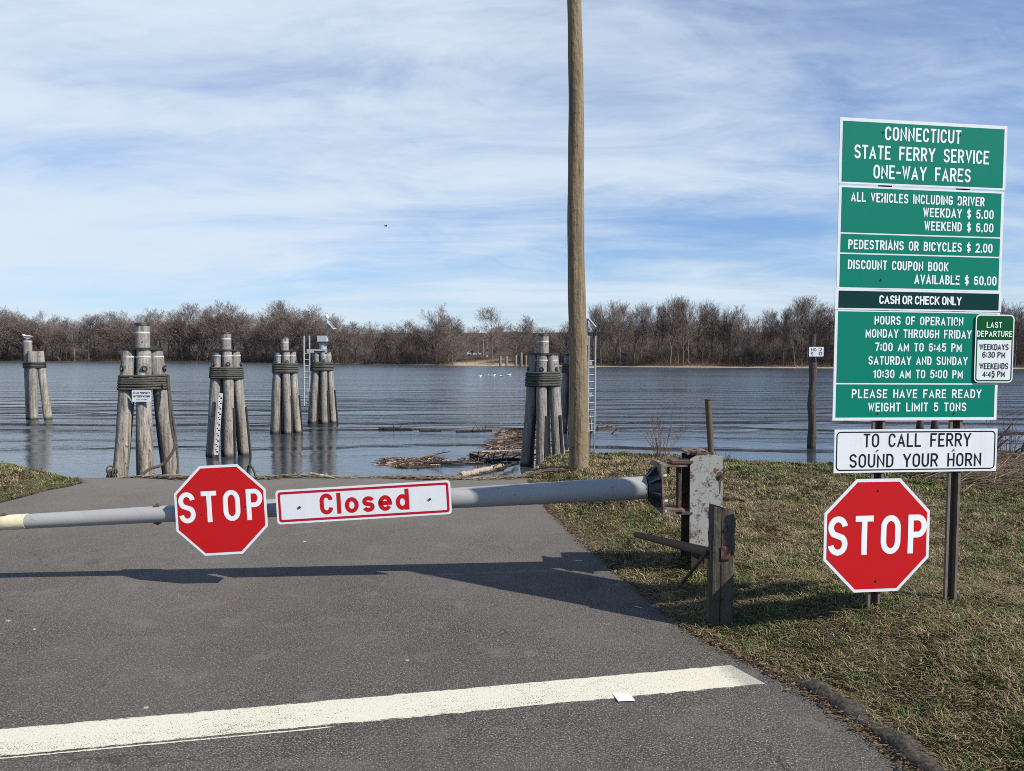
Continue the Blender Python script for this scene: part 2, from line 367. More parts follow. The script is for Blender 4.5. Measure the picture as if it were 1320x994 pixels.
def paint_line():
    m, nt, b = new_mat('worn_road_paint'); p = coords(nt)
    sp = nd(nt, 'ShaderNodeSeparateXYZ', {0: p})
    ay = mth(nt, 'ABSOLUTE', sp.outputs[1])
    fine = noise(nt, p, 120, 3, 0.7); md = noise(nt, mapping(nt, p, (1, 2.5, 1)), 13, 6, 0.7)
    streak = noise(nt, mapping(nt, p, (1.2, 60, 1)), 1.0, 3, 0.5)
    e = mth(nt, 'ADD', ay, mth(nt, 'MULTIPLY', mth(nt, 'SUBTRACT', md, 0.5), 0.055))
    e = mth(nt, 'ADD', e, mth(nt, 'MULTIPLY', mth(nt, 'SUBTRACT', fine, 0.5), 0.018))
    e = mth(nt, 'ADD', e, mth(nt, 'MULTIPLY', mth(nt, 'SUBTRACT', streak, 0.5), 0.03))
    edge = nd(nt, 'ShaderNodeMapRange', {0: e, 1: 0.140, 2: 0.149}).outputs[0]
    c = mixc(nt, md, (0.50, 0.475, 0.37), (0.63, 0.60, 0.48))
    c = mixc(nt, ramp(nt, fine, [(0.58, 0.0), (0.66, 0.8)]), c, (0.20, 0.19, 0.17))
    c = mixc(nt, ramp(nt, md, [(0.60, 0.0), (0.72, 0.5)]), c, (0.42, 0.40, 0.34))
    # a thin second pass of paint strayed just outside the lower edge
    sl = mth(nt, 'ABSOLUTE', mth(nt, 'ADD', mth(nt, 'ADD', sp.outputs[1], 0.172), mth(nt, 'MULTIPLY', mth(nt, 'SUBTRACT', md, 0.5), 0.02)))
    stray = mth(nt, 'MULTIPLY', mth(nt, 'LESS_THAN', sl, 0.0065), mth(nt, 'LESS_THAN', mth(nt, 'ADD', sp.outputs[0], mth(nt, 'MULTIPLY', streak, 2.0)), 2.6))
    worn = noise(nt, mapping(nt, p, (0.9, 2.0, 1)), 1.4, 4, 0.6)
    chip = ramp(nt, mth(nt, 'ADD', mth(nt, 'ADD', mth(nt, 'MULTIPLY', fine, 0.7), mth(nt, 'MULTIPLY', md, 0.3)), mth(nt, 'MULTIPLY', mth(nt, 'SUBTRACT', worn, 0.5), 0.22)), [(0.555, 1.0), (0.62, 0.0)])
    nt.links.new(mth(nt, 'MULTIPLY', mth(nt, 'MAXIMUM', mth(nt, 'SUBTRACT', 1.0, edge), stray), chip), b.inputs['Alpha'])
    # worn thin along its right-hand end
    xe = nd(nt, 'ShaderNodeMapRange', {0: mth(nt, 'ADD', sp.outputs[0], mth(nt, 'MULTIPLY', md, 0.12)), 1: 4.06, 2: 4.16, 3: 0.0, 4: 0.72}).outputs[0]
    c = mixc(nt, mth(nt, 'MULTIPLY', xe, ramp(nt, fine, [(0.4, 0.5), (0.6, 1.0)])), c, (0.15, 0.14, 0.125))
    nt.links.new(c, b.inputs['Base Color']); b.inputs['Roughness'].default_value = 0.8
    bump(nt, b, fine, 0.5, 0.003)
    return m
M['line'] = paint_line()
def ground_mat():
    m, nt, b = new_mat('turf_and_soil'); w = geo_pos(nt)
    sp = nd(nt, 'ShaderNodeSeparateXYZ', {0: w})
    a = noise(nt, w, 1.1, 6, 0.65); f = noise(nt, w, 95, 6, 0.75); g = noise(nt, w, 9, 5, 0.6)
    near = ramp(nt, f, [(0.34, (0.02, 0.015, 0.010)), (0.5, (0.075, 0.057, 0.036)), (0.66, (0.22, 0.17, 0.10))])
    near = mixc(nt, ramp(nt, a, [(0.42, 0.0), (0.6, 0.5)]), near, (0.075, 0.085, 0.03))
    near = mixc(nt, ramp(nt, g, [(0.58, 0.0), (0.7, 0.6)]), near, (0.05, 0.037, 0.025))
    # the far side: bleached flotsam and sand along the shore, brown leaf floor under the trees
    fw = noise(nt, mapping(nt, w, (0.03, 0.03, 0.03)), 1.0, 5, 0.6); fs = noise(nt, w, 0.6, 5, 0.6)
    xs = nd(nt, 'ShaderNodeMapRange', {0: sp.outputs[0], 1: -75.0, 2: -30.0}).outputs[0]
    sand = mixc(nt, fs, (0.19, 0.135, 0.095), (0.40, 0.31, 0.21))
    floor = mixc(nt, fs, (0.04, 0.031, 0.025), (0.10, 0.075, 0.05))
    shore = mth(nt, 'MULTIPLY', xs, nd(nt, 'ShaderNodeMapRange', {0: mth(nt, 'ADD', sp.outputs[2], mth(nt, 'MULTIPLY', fw, 0.9)), 1: -0.35, 2: 0.35, 3: 1.0, 4: 0.0}).outputs[0])
    farc = mixc(nt, shore, floor, sand)
    # sandy ramp of the opposite landing
    dx = mth(nt, 'ABSOLUTE', mth(nt, 'ADD', sp.outputs[0], 8.5))
    land = nd(nt, 'ShaderNodeMapRange', {0: mth(nt, 'ADD', dx, mth(nt, 'MULTIPLY', fw, 5)), 1: 8.0, 2: 14.0, 3: 0.95, 4: 0.0}).outputs[0]
    land = mth(nt, 'MULTIPLY', land, nd(nt, 'ShaderNodeMapRange', {0: mth(nt, 'ADD', sp.outputs[1], mth(nt, 'MULTIPLY', fs, 8.0)), 1: 211.0, 2: 224.0, 3: 1.0, 4: 0.0}).outputs[0])
    farc = mixc(nt, land, farc, (0.38, 0.29, 0.18))
    k = nd(nt, 'ShaderNodeMapRange', {0: sp.outputs[1], 1: 30.0, 2: 60.0}).outputs[0]
    nt.links.new(mixc(nt, k, near, farc), b.inputs['Base Color'])
    b.inputs['Roughness'].default_value = 0.95; b.inputs['Specular IOR Level'].default_value = 0.1
    bump(nt, b, f, 0.7, 0.015)
    return m
M['ground'] = ground_mat()
def tint_mat(name, rough=0.8, trans=0.0):
    m, nt, b = new_mat(name)
    a = nt.nodes.new('ShaderNodeAttribute'); a.attribute_name = 'tint'
    n = noise(nt, geo_pos(nt), 25, 4, 0.6)
    nt.links.new(mixc(nt, 1.0, a.outputs['Color'], ramp(nt, n, [(0.2, (0.75, 0.75, 0.75)), (0.8, (1.2, 1.2, 1.2))]), 'MULTIPLY'), b.inputs['Base Color'])
    b.inputs['Roughness'].default_value = rough; b.inputs['Specular IOR Level'].default_value = 0.15
    return m
M['grass'] = tint_mat('grass_blades'); M['litter'] = tint_mat('litter')
def bark(name, a, bb):
    m, nt, b = new_mat(name); p = coords(nt)
    oi = nt.nodes.new('ShaderNodeObjectInfo').outputs['Random']
    n = noise(nt, mapping(nt, p, (1, 1, 0.4)), 1.6, 5, 0.6)
    c = mixc(nt, n, a, bb)
    c = mixc(nt, mth(nt, 'MULTIPLY', oi, 0.5), c, tuple(x * 1.15 for x in a))
    nt.links.new(c, b.inputs['Base Color'])
    b.inputs['Roughness'].default_value = 0.95; b.inputs['Specular IOR Level'].default_value = 0.05
    return m
M['bark'] = bark('bark', (0.085, 0.074, 0.065), (0.28, 0.25, 0.225))
M['twig'] = bark('twigs', (0.125, 0.098, 0.084), (0.265, 0.213, 0.184))
M['brush'] = bark('brush_twigs', (0.06, 0.044, 0.034), (0.19, 0.14, 0.10))
M['hill'] = plain('wooded_hill', (0.052, 0.040, 0.037), 0.95, 0, 0.5, 0.12, 0.1)
def water_mat():
    m, nt, b = new_mat('river_water'); w = geo_pos(nt)
    sp = nd(nt, 'ShaderNodeSeparateXYZ', {0: w})
    # swell of a passed wake: long crests about 3 m apart between 24 and 65 m out
    bend = noise(nt, mapping(nt, w, (0.035, 0.05, 1)), 1.0, 3, 0.5)
    bend2 = noise(nt, mapping(nt, w, (0.16, 0.3, 1)), 1.0, 3, 0.5)
    q = mth(nt, 'ADD', mth(nt, 'ADD', sp.outputs[1], mth(nt, 'MULTIPLY', bend2, 3.6)), mth(nt, 'MULTIPLY', bend, 9.0))
    q = mth(nt, 'ADD', q, mth(nt, 'MULTIPLY', sp.outputs[0], 0.02))
    wave = mth(nt, 'SINE', mth(nt, 'MULTIPLY', q, 2 * math.pi / 3.0))
    wave2 = mth(nt, 'SINE', mth(nt, 'MULTIPLY', q, 2 * math.pi / 4.3))
    env = ramp(nt, nd(nt, 'ShaderNodeMapRange', {0: sp.outputs[1], 1: 20.0, 2: 80.0}).outputs[0], [(0.05, 0.0), (0.18, 0.8), (0.42, 1.0), (0.62, 0.55), (0.85, 0.08)])
    patch = noise(nt, mapping(nt, w, (0.05, 0.16, 1), (0, 0, 0), (3, 1, 0)), 1.0, 4, 0.55)
    env2 = mth(nt, 'MULTIPLY', env, nd(nt, 'ShaderNodeMapRange', {0: patch, 1: 0.36, 2: 0.60, 3: 0.10, 4: 1.3}).outputs[0])
    swell = mth(nt, 'MULTIPLY', mth(nt, 'ADD', wave, mth(nt, 'MULTIPLY', wave2, 0.6)), mth(nt, 'MULTIPLY', env2, 0.070))
    r1 = noise(nt, mapping(nt, w, (1.1, 2.2, 1)), 2.6, 4, 0.6, 0.3)
    r2 = noise(nt, mapping(nt, w, (0.28, 0.75, 1)), 1.3, 3, 0.55)
    calm = noise(nt, mapping(nt, w, (0.018, 0.085, 1), (0, 0, R(3)), (0.4, 2.0, 0)), 1.0, 5, 0.6, 0.5)
    gust = nd(nt, 'ShaderNodeMapRange', {0: calm, 1: 0.42, 2: 0.56, 3: 0.18, 4: 1.1}).outputs[0]
    r0 = noise(nt, mapping(nt, w, (1.0, 1.8, 1)), 8.0, 3, 0.6)
    rip = mth(nt, 'MULTIPLY', mth(nt, 'ADD', mth(nt, 'ADD', mth(nt, 'MULTIPLY', r1, 0.036), mth(nt, 'MULTIPLY', r0, 0.008)), mth(nt, 'MULTIPLY', r2, 0.10)), gust)
    lee = nd(nt, 'ShaderNodeMapRange', {0: mth(nt, 'ADD', sp.outputs[1], mth(nt, 'MULTIPLY', calm, 10.0)), 1: 30.0, 2: 42.0, 3: 0.22, 4: 1.0}).outputs[0]
    rip = mth(nt, 'MULTIPLY', rip, lee)      # calmer in the lee of the landing
    n = nd(nt, 'ShaderNodeBump', {'Height': mth(nt, 'ADD', swell, rip), 'Strength': 1.0, 'Distance': 1.0})
    nt.links.new(n.outputs[0], b.inputs['Normal'])
    b.inputs['Base Color'].default_value = (0.034, 0.043, 0.053, 1)
    nt.links.new(nd(nt, 'ShaderNodeMapRange', {0: sp.outputs[1], 1: 25.0, 2: 130.0, 3: 0.06, 4: 0.24}).outputs[0], b.inputs['Roughness']); b.inputs['IOR'].default_value = 1.333
    return m
M['water'] = water_mat()

# ------------------------------------------------------------------ ground, road, water, hills
def smooth(t): t = np.clip(t, 0, 1); return t * t * (3 - 2 * t)
XR = np.array([(-12, 2.6), (0, 2.15), (3.0, 1.98)] + [tuple(at_z(x, y, 0.004).yx) for x, y in ((1168, 994), (1100, 938), (1040, 900), (992, 870), (900, 822), (860, 793), (810, 750), (750, 700), (705, 655), (692, 636))] + [(12, 0.24), (14, 0.0), (18, -0.3)])
XL = np.array([(-12, -7.4), (0, -7.1), (9.2, -6.95), (10.0, -6.85), (10.8, -6.75), (11.4, -6.6), (11.8, -6.9), (12.4, -7.6), (14, -9.5), (18, -14)])
SH = np.array([(-2600, 345), (-400, 330), (-220, 320), (-100, 285), (-37, 222), (-4, 200), (27, 183), (76, 165), (130, 156), (400, 150), (2600, 150)])
def xr(y): return np.interp(y, XR[:, 0], XR[:, 1])
def xl(y): return np.interp(y, XL[:, 0], XL[:, 1])
def vn(x, y, s, seed=0):
    # cheap smooth value noise
    x = np.asarray(x, float) * s + seed * 17.3; y = np.asarray(y, float) * s + seed * 9.1
    xi = np.floor(x).astype(np.int64); yi = np.floor(y).astype(np.int64)
    fx = smooth(x - xi); fy = smooth(y - yi)
    def h(a, b):
        n = (a * 374761393 + b * 668265263 + seed * 974711) & 0x7fffffff
        n = ((n ^ (n >> 13)) * 1274126177) & 0x7fffffff
        return (n & 0xffff) / 65535.0
    return (h(xi, yi) * (1 - fx) + h(xi + 1, yi) * fx) * (1 - fy) + (h(xi, yi + 1) * (1 - fx) + h(xi + 1, yi + 1) * fx) * fy
def ground_z(x, y):
    x = np.asarray(x, float); y = np.asarray(y, float)
    dr = x - xr(y); dl = xl(y) - x
    rise_r = np.interp(y, [2, 4, 5, 6, 7, 9, 12, 14], [0.30, 0.31, 0.30, 0.20, 0.16, 0.17, 0.19, 0.17])
    zr = rise_r * smooth((dr + 0.05) / 1.25) + 0.05 * smooth((x - 5.0) / 4.0)
    zl = 0.16 * smooth((dl + 0.02) / 1.3) * smooth((y - 7.5) / 3.0)
    z = np.where(dr > -0.05, zr, np.where(dl > -0.02, zl, 0.0))
    bumps = (vn(x, y, 1.3, 1) - 0.5) * 0.06 + (vn(x, y, 4.0, 2) - 0.5) * 0.03
    z = z + bumps * smooth(np.maximum(dr, dl) / 0.4)
    # where the land falls to the river
    mound = np.maximum(smooth((dr + 0.1) / 0.9), smooth((dl + 0.05) / 1.0))
    crest = 11.75 + mound * (1.7 - 1.45 * smooth((x - 2.6) / 2.4)) - 0.15 * smooth((x - 5.2) / 3)
    crest = crest + (vn(x, y * 0, 0.7, 5) - 0.5) * 0.5 * mound
    fall = np.maximum(0, y - crest)
    z = z - np.where(fall < 1.0, 0.16 * fall * fall + 0.04 * fall, 0.20 + 0.42 * (fall - 1.0))
    sh = np.interp(x, SH[:, 0], SH[:, 1])
    bed = np.maximum(z, -4.0)
    far = y - sh
    nz = (vn(x, y, 0.08, 3) - 0.5) * 0.8 + (vn(x, y, 0.3, 4) - 0.5) * 0.3
    landing = np.exp(-((x + 8.5) / 11.0) ** 2)
    farz = np.where(far < 0, WATER + 0.22 * far, WATER + np.minimum(far, 26) * (0.070 + 0.015 * (1 - landing) + 0.03 * landing) + nz * smooth(far / 10) * (1 - 0.8 * landing) + smooth(far / 300) * 2)
    return np.where(y > 40, np.maximum(farz, -4.0), bed)
def grid_sheet(name, xs, ys, zf, mat):
    X, Y = np.meshgrid(xs, ys); Z = zf(X, Y)
    v = np.stack([X, Y, Z], -1).reshape(-1, 3); nx, ny = len(xs), len(ys)
    i = (np.arange(ny - 1)[:, None] * nx + np.arange(nx - 1)[None]).ravel()
    f = np.stack([i, i + 1, i + nx + 1, i + nx], -1)
    return np_mesh(name, v, f, np.full(len(f), 4), mat, smooth=True)
xs = np.unique(np.concatenate([np.linspace(-3000, -300, 12), np.linspace(-300, -40, 60), np.linspace(-40, -12, 24), np.linspace(-12, 13, 190), np.linspace(13, 40, 22), np.linspace(40, 220, 45), np.linspace(220, 3000, 14)]))
ys = np.unique(np.concatenate([np.linspace(-60, 0, 12), np.linspace(0, 17.5, 135), np.linspace(17.5, 140, 26), np.linspace(140, 350, 170), np.linspace(350, 3500, 26)]))
tag(grid_sheet('ground', xs, ys, ground_z, M['ground']), kind='structure')

def road_z(x, y): return np.where(y < 11.75, 0, -(0.16 * np.minimum(y - 11.75, 1) ** 2 + 0.04 * np.minimum(y - 11.75, 1)) - 0.42 * np.maximum(0, y - 12.75)) + 0.004
ry = np.concatenate([np.linspace(-12, 2, 12), np.linspace(2.2, 13.3, 75)])
rv = []; nrow = 24
for y in ry:
    a, bq = float(xl(y)) - 0.0, float(xr(y))
    a += (float(vn(0, y, 3.1, 8)) - 0.5) * 0.12; bq += (float(vn(5, y, 3.7, 9)) - 0.5) * 0.09 + (float(vn(5, y, 12.0, 19)) - 0.5) * 0.05
    for t in np.linspace(0, 1, nrow):
        x = a + (bq - a) * t; rv.append((x, y, float(road_z(x, y)) + 0.004))
i = (np.arange(len(ry) - 1)[:, None] * nrow + np.arange(nrow - 1)[None]).ravel()
f = np.stack([i, i + 1, i + nrow + 1, i + nrow], -1)
tag(np_mesh('road', rv, f, np.full(len(f), 4), M['asphalt'], smooth=True), kind='structure')

# stop line: starts at A, runs to B
A, B = at_z(0, 957, 0.01), at_z(964, 869.5, 0.01); dv = (B - A).normalized()
mb = MB(); xs_ = np.linspace(-3.9, (B - A).length, 40)
for k in range(39):
    a, b_ = xs_[k], xs_[k + 1]
    skew = lambda s, yv: s - (yv * 0.25 if s == xs_[-1] else 0)
    mb.add([(skew(a, -.195), -.195, 0), (skew(b_, -.195), -.195, 0), (skew(b_, .16), .16, 0), (skew(a, .16), .16, 0)], [(0, 1, 2, 3)])
ln = mb.build('stop_line', M['line']); tag(ln, kind='structure')
ln.location = (A.x, A.y, 0.0115); ln.rotation_euler = (0, 0, math.atan2(dv.y, dv.x))

wx = [-3000, -400, -100, -30, 0, 30, 100, 400, 3000]; wy = [12.4, 30, 60, 120, 250, 420]
tag(grid_sheet('water', np.array(wx, float), np.array(wy, float), lambda X, Y: X * 0 + WATER, M['water']), kind='structure')

def hills():
    X = np.linspace(-1800, 1800, 420); v = []; prof = [(-120, -2), (-60, 0.55), (0, 1.0), (80, 0.9), (300, 0.6), (500, -2)]
    for x in X:
        h = 27 + 5 * (vn(x, 0, 0.004, 11) - 0.5) + 2.2 * (vn(x, 0, 0.05, 12) - 0.5) + 1.6 * (vn(x, 0, 0.2, 13) - 0.5)
        if x < -150: h -= 7 * smooth((-150 - x) / 250)
        for dy, k in prof: v.append((x, 900 + dy, h * k if k > 0 else k))
    n = len(prof); i = (np.arange(len(X) - 1)[:, None] * n + np.arange(n - 1)[None]).ravel()
    f = np.stack([i, i + n, i + n + 1, i + 1], -1)
    tag(np_mesh('hills', v, f, np.full(len(f), 4), M['hill'], smooth=True), kind='structure')
hills()

# kerb: a low, crumbling asphalt lip half sunk in the turf, broken by a gap
def kerb(y0, y1):
    prof = [(-.065, -.03), (-.058, .018), (-.036, .044), (0.0, .058), (.045, .056), (.08, .04), (.09, -.03)]
    Y = np.linspace(y0, y1, int((y1 - y0) / .02)); mb = MB(); V = []; m = len(prof)
    for y in Y:
        x = float(xr(y)) + 0.10; e = max(0.0, min(1, (y - y0) / 0.22, (y1 - y) / 0.22)) * (1 - .4 * math.exp(-((y - 3.93) / .10) ** 2))
        for k, (a, z) in enumerate(prof):
            nq = float(vn(y, k * .35, 9.0, 51)) - .5; n2 = float(vn(y, k * .5, 30.0, 52)) - .5
            V.append((x + a + .034 * nq + .016 * n2, y, (z * e if z > 0 else z) + (.034 * nq + .020 * n2) * e))
    mb.add(V, [(i * m + k, i * m + k + 1, (i + 1) * m + k + 1, (i + 1) * m + k) for i in range(len(Y) - 1) for k in range(m - 1)], 0, True)
    return mb
k1 = kerb(1.0, 4.55)
M['kerb'] = plain('kerb_asphalt', (0.060, 0.054, 0.043), 0.95, 0, 0.75, 40, 0.1, 0.02)
tag(k1.build('kerb', M['kerb']), kind='structure')

# ------------------------------------------------------------------ lettering: a stroke alphabet in the manner of road-sign capitals
def arc(cx, cy, rx, ry, a0, a1, n=14):
    return [(cx + rx * math.cos(R(a0 + (a1 - a0) * i / n)), cy + ry * math.sin(R(a0 + (a1 - a0) * i / n))) for i in range(n + 1)]
Ot = arc(.5, .7, .5, .3, 0, 180) + arc(.5, .3, .5, .3, 180, 360) + [(1, .7)]
Sx = arc(.5, .75, .5, .25, 8, 232) + arc(.5, .25, .5, .25, 52, -172)
G = {
 'A': (.60, [[(0, 0), (.5, 1), (1, 0)], [(.16, .27), (.84, .27)]]),
 'B': (.52, [[(0, 0), (0, 1)], [(0, 1)] + arc(.5, .77, .44, .23, 90, -90) + [(0, .54)], [(0, .54)] + arc(.52, .27, .48, .27, 90, -90) + [(0, 0)]]),
 'C': (.52, [arc(.5, .7, .5, .3, 5, 180) + arc(.5, .3, .5, .3, 180, 355)]),
 'D': (.52, [[(0, 0), (0, 1)], [(0, 1)] + arc(.45, .66, .55, .34, 90, 0) + arc(.45, .34, .55, .34, 0, -90) + [(0, 0)]]),
 'E': (.46, [[(1, 1), (0, 1), (0, 0), (1, 0)], [(0, .52), (.8, .52)]]),
 'F': (.46, [[(1, 1), (0, 1), (0, 0)], [(0, .5), (.8, .5)]]),
 'G': (.53, [arc(.5, .7, .5, .3, 12, 180) + arc(.5, .3, .5, .3, 180, 360) + [(1, .46), (.55, .46)]]),
 'H': (.53, [[(0, 0), (0, 1)], [(1, 0), (1, 1)], [(0, .52), (1, .52)]]),
 'I': (0, [[(.5, 0), (.5, 1)]]),
 'K': (.55, [[(0, 0), (0, 1)], [(1, 1), (0, .36)], [(.33, .57), (1, 0)]]),
 'L': (.45, [[(0, 1), (0, 0), (1, 0)]]),
 'M': (.68, [[(0, 0), (0, 1), (.5, .25), (1, 1), (1, 0)]]),
 'N': (.54, [[(0, 0), (0, 1), (1, 0), (1, 1)]]),
 'O': (.54, [Ot]),
 'P': (.51, [[(0, 0), (0, 1)], [(0, 1)] + arc(.52, .74, .48, .26, 90, -90) + [(0, .48)]]),
 'R': (.53, [[(0, 0), (0, 1)], [(0, 1)] + arc(.52, .74, .48, .26, 90, -90) + [(0, .48)], [(.48, .48), (1, 0)]]),
 'S': (.52, [Sx]),
 'T': (.47, [[(0, 1), (1, 1)], [(.5, 1), (.5, 0)]]),
 'U': (.53, [[(0, 1)] + arc(.5, .3, .5, .3, 180, 360) + [(1, 1)]]),
 'V': (.57, [[(0, 1), (.5, 0), (1, 1)]]),
 'W': (.72, [[(0, 1), (.25, 0), (.5, .9), (.75, 0), (1, 1)]]),
 'Y': (.58, [[(0, 1), (.5, .46), (1, 1)], [(.5, .46), (.5, 0)]]),
 '0': (.52, [Ot]), '1': (.24, [[(0, .78), (1, 1), (1, 0)]]),
 '2': (.52, [arc(.5, .71, .5, .29, 172, -35) + [(0, 0), (1, 0)]]),
 '3': (.52, [arc(.48, .76, .47, .24, 165, -90) + arc(.48, .26, .52, .26, 90, -165)]),
 '4': (.56, [[(.72, 0), (.72, 1), (0, .26), (1, .26)]]),
 '5': (.52, [[(.92, 1), (.12, 1), (.06, .56)] + arc(.48, .33, .52, .33, 125, -165)]),
 '6': (.52, [arc(.5, .7, .5, .3, 25, 180) + arc(.5, .3, .5, .3, 180, 540)]),
 '7': (.50, [[(0, 1), (1, 1), (.35, 0)]]),
 '$': (.48, [arc(.5, .72, .5, .2, 8, 232) + arc(.5, .28, .5, .2, 52, -172), [(.5, 1.1), (.5, -.1)]]),
 '-': (.32, [[(0, .48), (1, .48)]]), '.': (0, [[(.5, -.02), (.5, .08)]]),
 ':': (0, [[(.5, .2), (.5, .31)], [(.5, .66), (.5, .77)]]),
 'l': (0, [[(.5, 0), (.5, 1)]]),
 'o': (.56, [arc(.5, .345, .5, .345, 0, 360, 26)]),
 's': (.46, [arc(.5, .51, .5, .175, 15, 232) + arc(.5, .175, .5, .175, 52, -165)]),
 'e': (.56, [[(0, .345), (1, .345)] + arc(.5, .345, .5, .345, 0, 325, 24)]),
 'd': (.54, [arc(.5, .345, .5, .345, 0, 360, 26), [(1, 0), (1, 1)]]),
}
def text_mb(mb, text, frame, u0, u1, v0, h, th=0.15, gap=0.14, space=0.52, lift=0.0012, rnd=False, mi=0):
    # lay the line out at height 1, then squeeze it to run from u0 to u1
    x = 0; items = []
    for i, ch in enumerate(text):
        if ch == ' ': x += space; continue
        w, st = G[ch]; items.append((x, w, st)); x += w + th + gap
    total = x - gap; sx = (u1 - u0) / total
    o, eu, ev, en = frame; cnt = 0; t2 = th * h / 2
    for gx, w, st in items:
        for s in st:
            pts = [Vector((u0 + (gx + th / 2 + p[0] * w) * sx, v0 + (th / 2 + p[1] * (1 - th)) * h, 0)) for p in s]
            P = [pts[0]]
            for p in pts[1:]:
                if (p - P[-1]).length > 1e-5: P.append(p)
            closed = (P[0] - P[-1]).length < 1e-4
            if closed: P = P[:-1]
            n = len(P)
            if not closed:
                d0 = (P[0] - P[1]).normalized(); d1 = (P[-1] - P[-2]).normalized()
                P[0] = P[0] + d0 * t2; P[-1] = P[-1] + d1 * t2
                if abs(d0.x) > .05 and abs(d0.y) > .05 and len(s) > 8: P[0] = P[0] - d0 * t2
                if abs(d1.x) > .05 and abs(d1.y) > .05 and len(s) > 8: P[-1] = P[-1] - d1 * t2
            L = []; Rr = []
            for k in range(n):
                a = P[k - 1] if (k > 0 or closed) else None; c = P[(k + 1) % n] if (k < n - 1 or closed) else None
                da = (P[k] - a).normalized() if a is not None else None; dc = (c - P[k]).normalized() if c is not None else None
                if da is None: da = dc
                if dc is None: dc = da
                na = Vector((-da.y, da.x, 0)); nc = Vector((-dc.y, dc.x, 0)); mt = na + nc
                if mt.length < 1e-3: mt = na.copy()
                mt.normalize(); q = t2 / max(0.28, mt.dot(na))
                L.append(P[k] + mt * q); Rr.append(P[k] - mt * q)
            if text[0] not in 'Cl' or th < .16 or True:
                lo, hi = v0 - (0.14 * h if '$' in text else 0), v0 + h * (1.14 if '$' in text else 1)
                for q in L + Rr: q.y = min(max(q.y, lo), hi)
            z = lift + cnt * 0.00006; cnt = (cnt + 1) % 12
            W = [o + eu * q.x + ev * q.y + en * z for q in L + Rr]
            rng_ = range(n if closed else n - 1)
            mb.add(W, [(n + k, n + (k + 1) % n, (k + 1) % n, k) for k in rng_], mi)

# planar sign frames: origin O, across eu, up ev, normal en (towards the reader)
def sign_frame(O, theta, roll):
    eu = Vector((math.cos(theta), math.sin(theta), 0)); en = Vector((math.sin(theta), -math.cos(theta), 0)); ev = Vector((0, 0, 1))
    return (Vector(O), eu * math.cos(roll) + ev * math.sin(roll), ev * math.cos(roll) - eu * math.sin(roll), en)
def uv_of(frame, x, y):
    o, eu, ev, en = frame; r = ray(x, y); c = Vector((0, 0, CAM_H))
    p = c + r * ((o - c).dot(en) / r.dot(en)) - o
    return p.dot(eu), p.dot(ev)
def rect(u0, v0, u1, v1): return [(u0, v0), (u1, v0), (u1, v1), (u0, v1)]
def rrect(u0, v0, u1, v1, r, n=6):
    return arc(u1 - r, v0 + r, r, r, -90, 0, n) + arc(u1 - r, v1 - r, r, r, 0, 90, n) + arc(u0 + r, v1 - r, r, r, 90, 180, n) + arc(u0 + r, v0 + r, r, r, 180, 270, n)
def ring(mb, outer, inner, frame, d, mi=0):
    o, eu, ev, en = frame; n = len(outer)
    W = [o + eu * p[0] + ev * p[1] + en * d for p in list(outer) + list(inner)]
    mb.add(W, [(i, (i + 1) % n, n + (i + 1) % n, n + i) for i in range(n)], mi)
def local(frame, base):     # the same frame relative to a thing's base point
    return (frame[0] - Vector(base), frame[1], frame[2], frame[3])
def bolt_mb(mb, fr, u, v, r=0.009, mi=0):
    r *= .72
    o, eu, ev, en = fr
    mb.prism([(u + r * math.cos(R(60 * k)), v + r * math.sin(R(60 * k))) for k in range(6)], fr, 0.001, 0.008, mi)

# ------------------------------------------------------------------ fare sign and its companions
TH, RO = R(7.8), R(-0.45)
FS = sign_frame(at_depth(1180, 560, 4.97), TH, RO)
def U(x, y): return uv_of(FS, x, y)
base_xy = FS[0]
sg_base = Vector((base_xy.x, base_xy.y + 0.03, float(ground_z(base_xy.x, base_xy.y))))
fare = thing('fare_sign', 'tall green ferry fare sign of stacked panels on two steel posts in the grass', 'sign', sg_base)
LF = local(FS, sg_base)
def channel_post(u):
    mb = MB(); o, eu, ev, en = LF
    vtop = U(1180, 165)[1]; vb = (float(ground_z(FS[0].x + u, FS[0].y)) - 0.5 - FS[0].z)
    for du, w, d0, d1, mi in ((-0.029, 0.008, -0.014, -0.044, 1), (0.029, 0.008, -0.014, -0.044, 1), (0, 0.052, -0.042, -0.048, 0), (-0.036, 0.018, -0.010, -0.0135, 1), (0.036, 0.018, -0.010, -0.0135, 1)):
        mb.prism(rect(u + du - w / 2, vb, u + du + w / 2, vtop), LF, d1, d0, mi)
    return mb
u1p = U(1128, 770)[0]; u2p = U(1227, 770)[0]
for u in (u1p, u2p): channel_post(u).build('sign_post', [M['post'], M['postlip']], fare)
def vv(yL, yR=None, xa=1078, xb=1290):           # height on the panel of a horizontal line seen at yL left / yR right
    a = U(xa, yL)[1]
    return a if yR is None else (a + U(xb, yR)[1]) / 2
uL, uR = U(1079, 340)[0], U(1291.5, 340)[0]
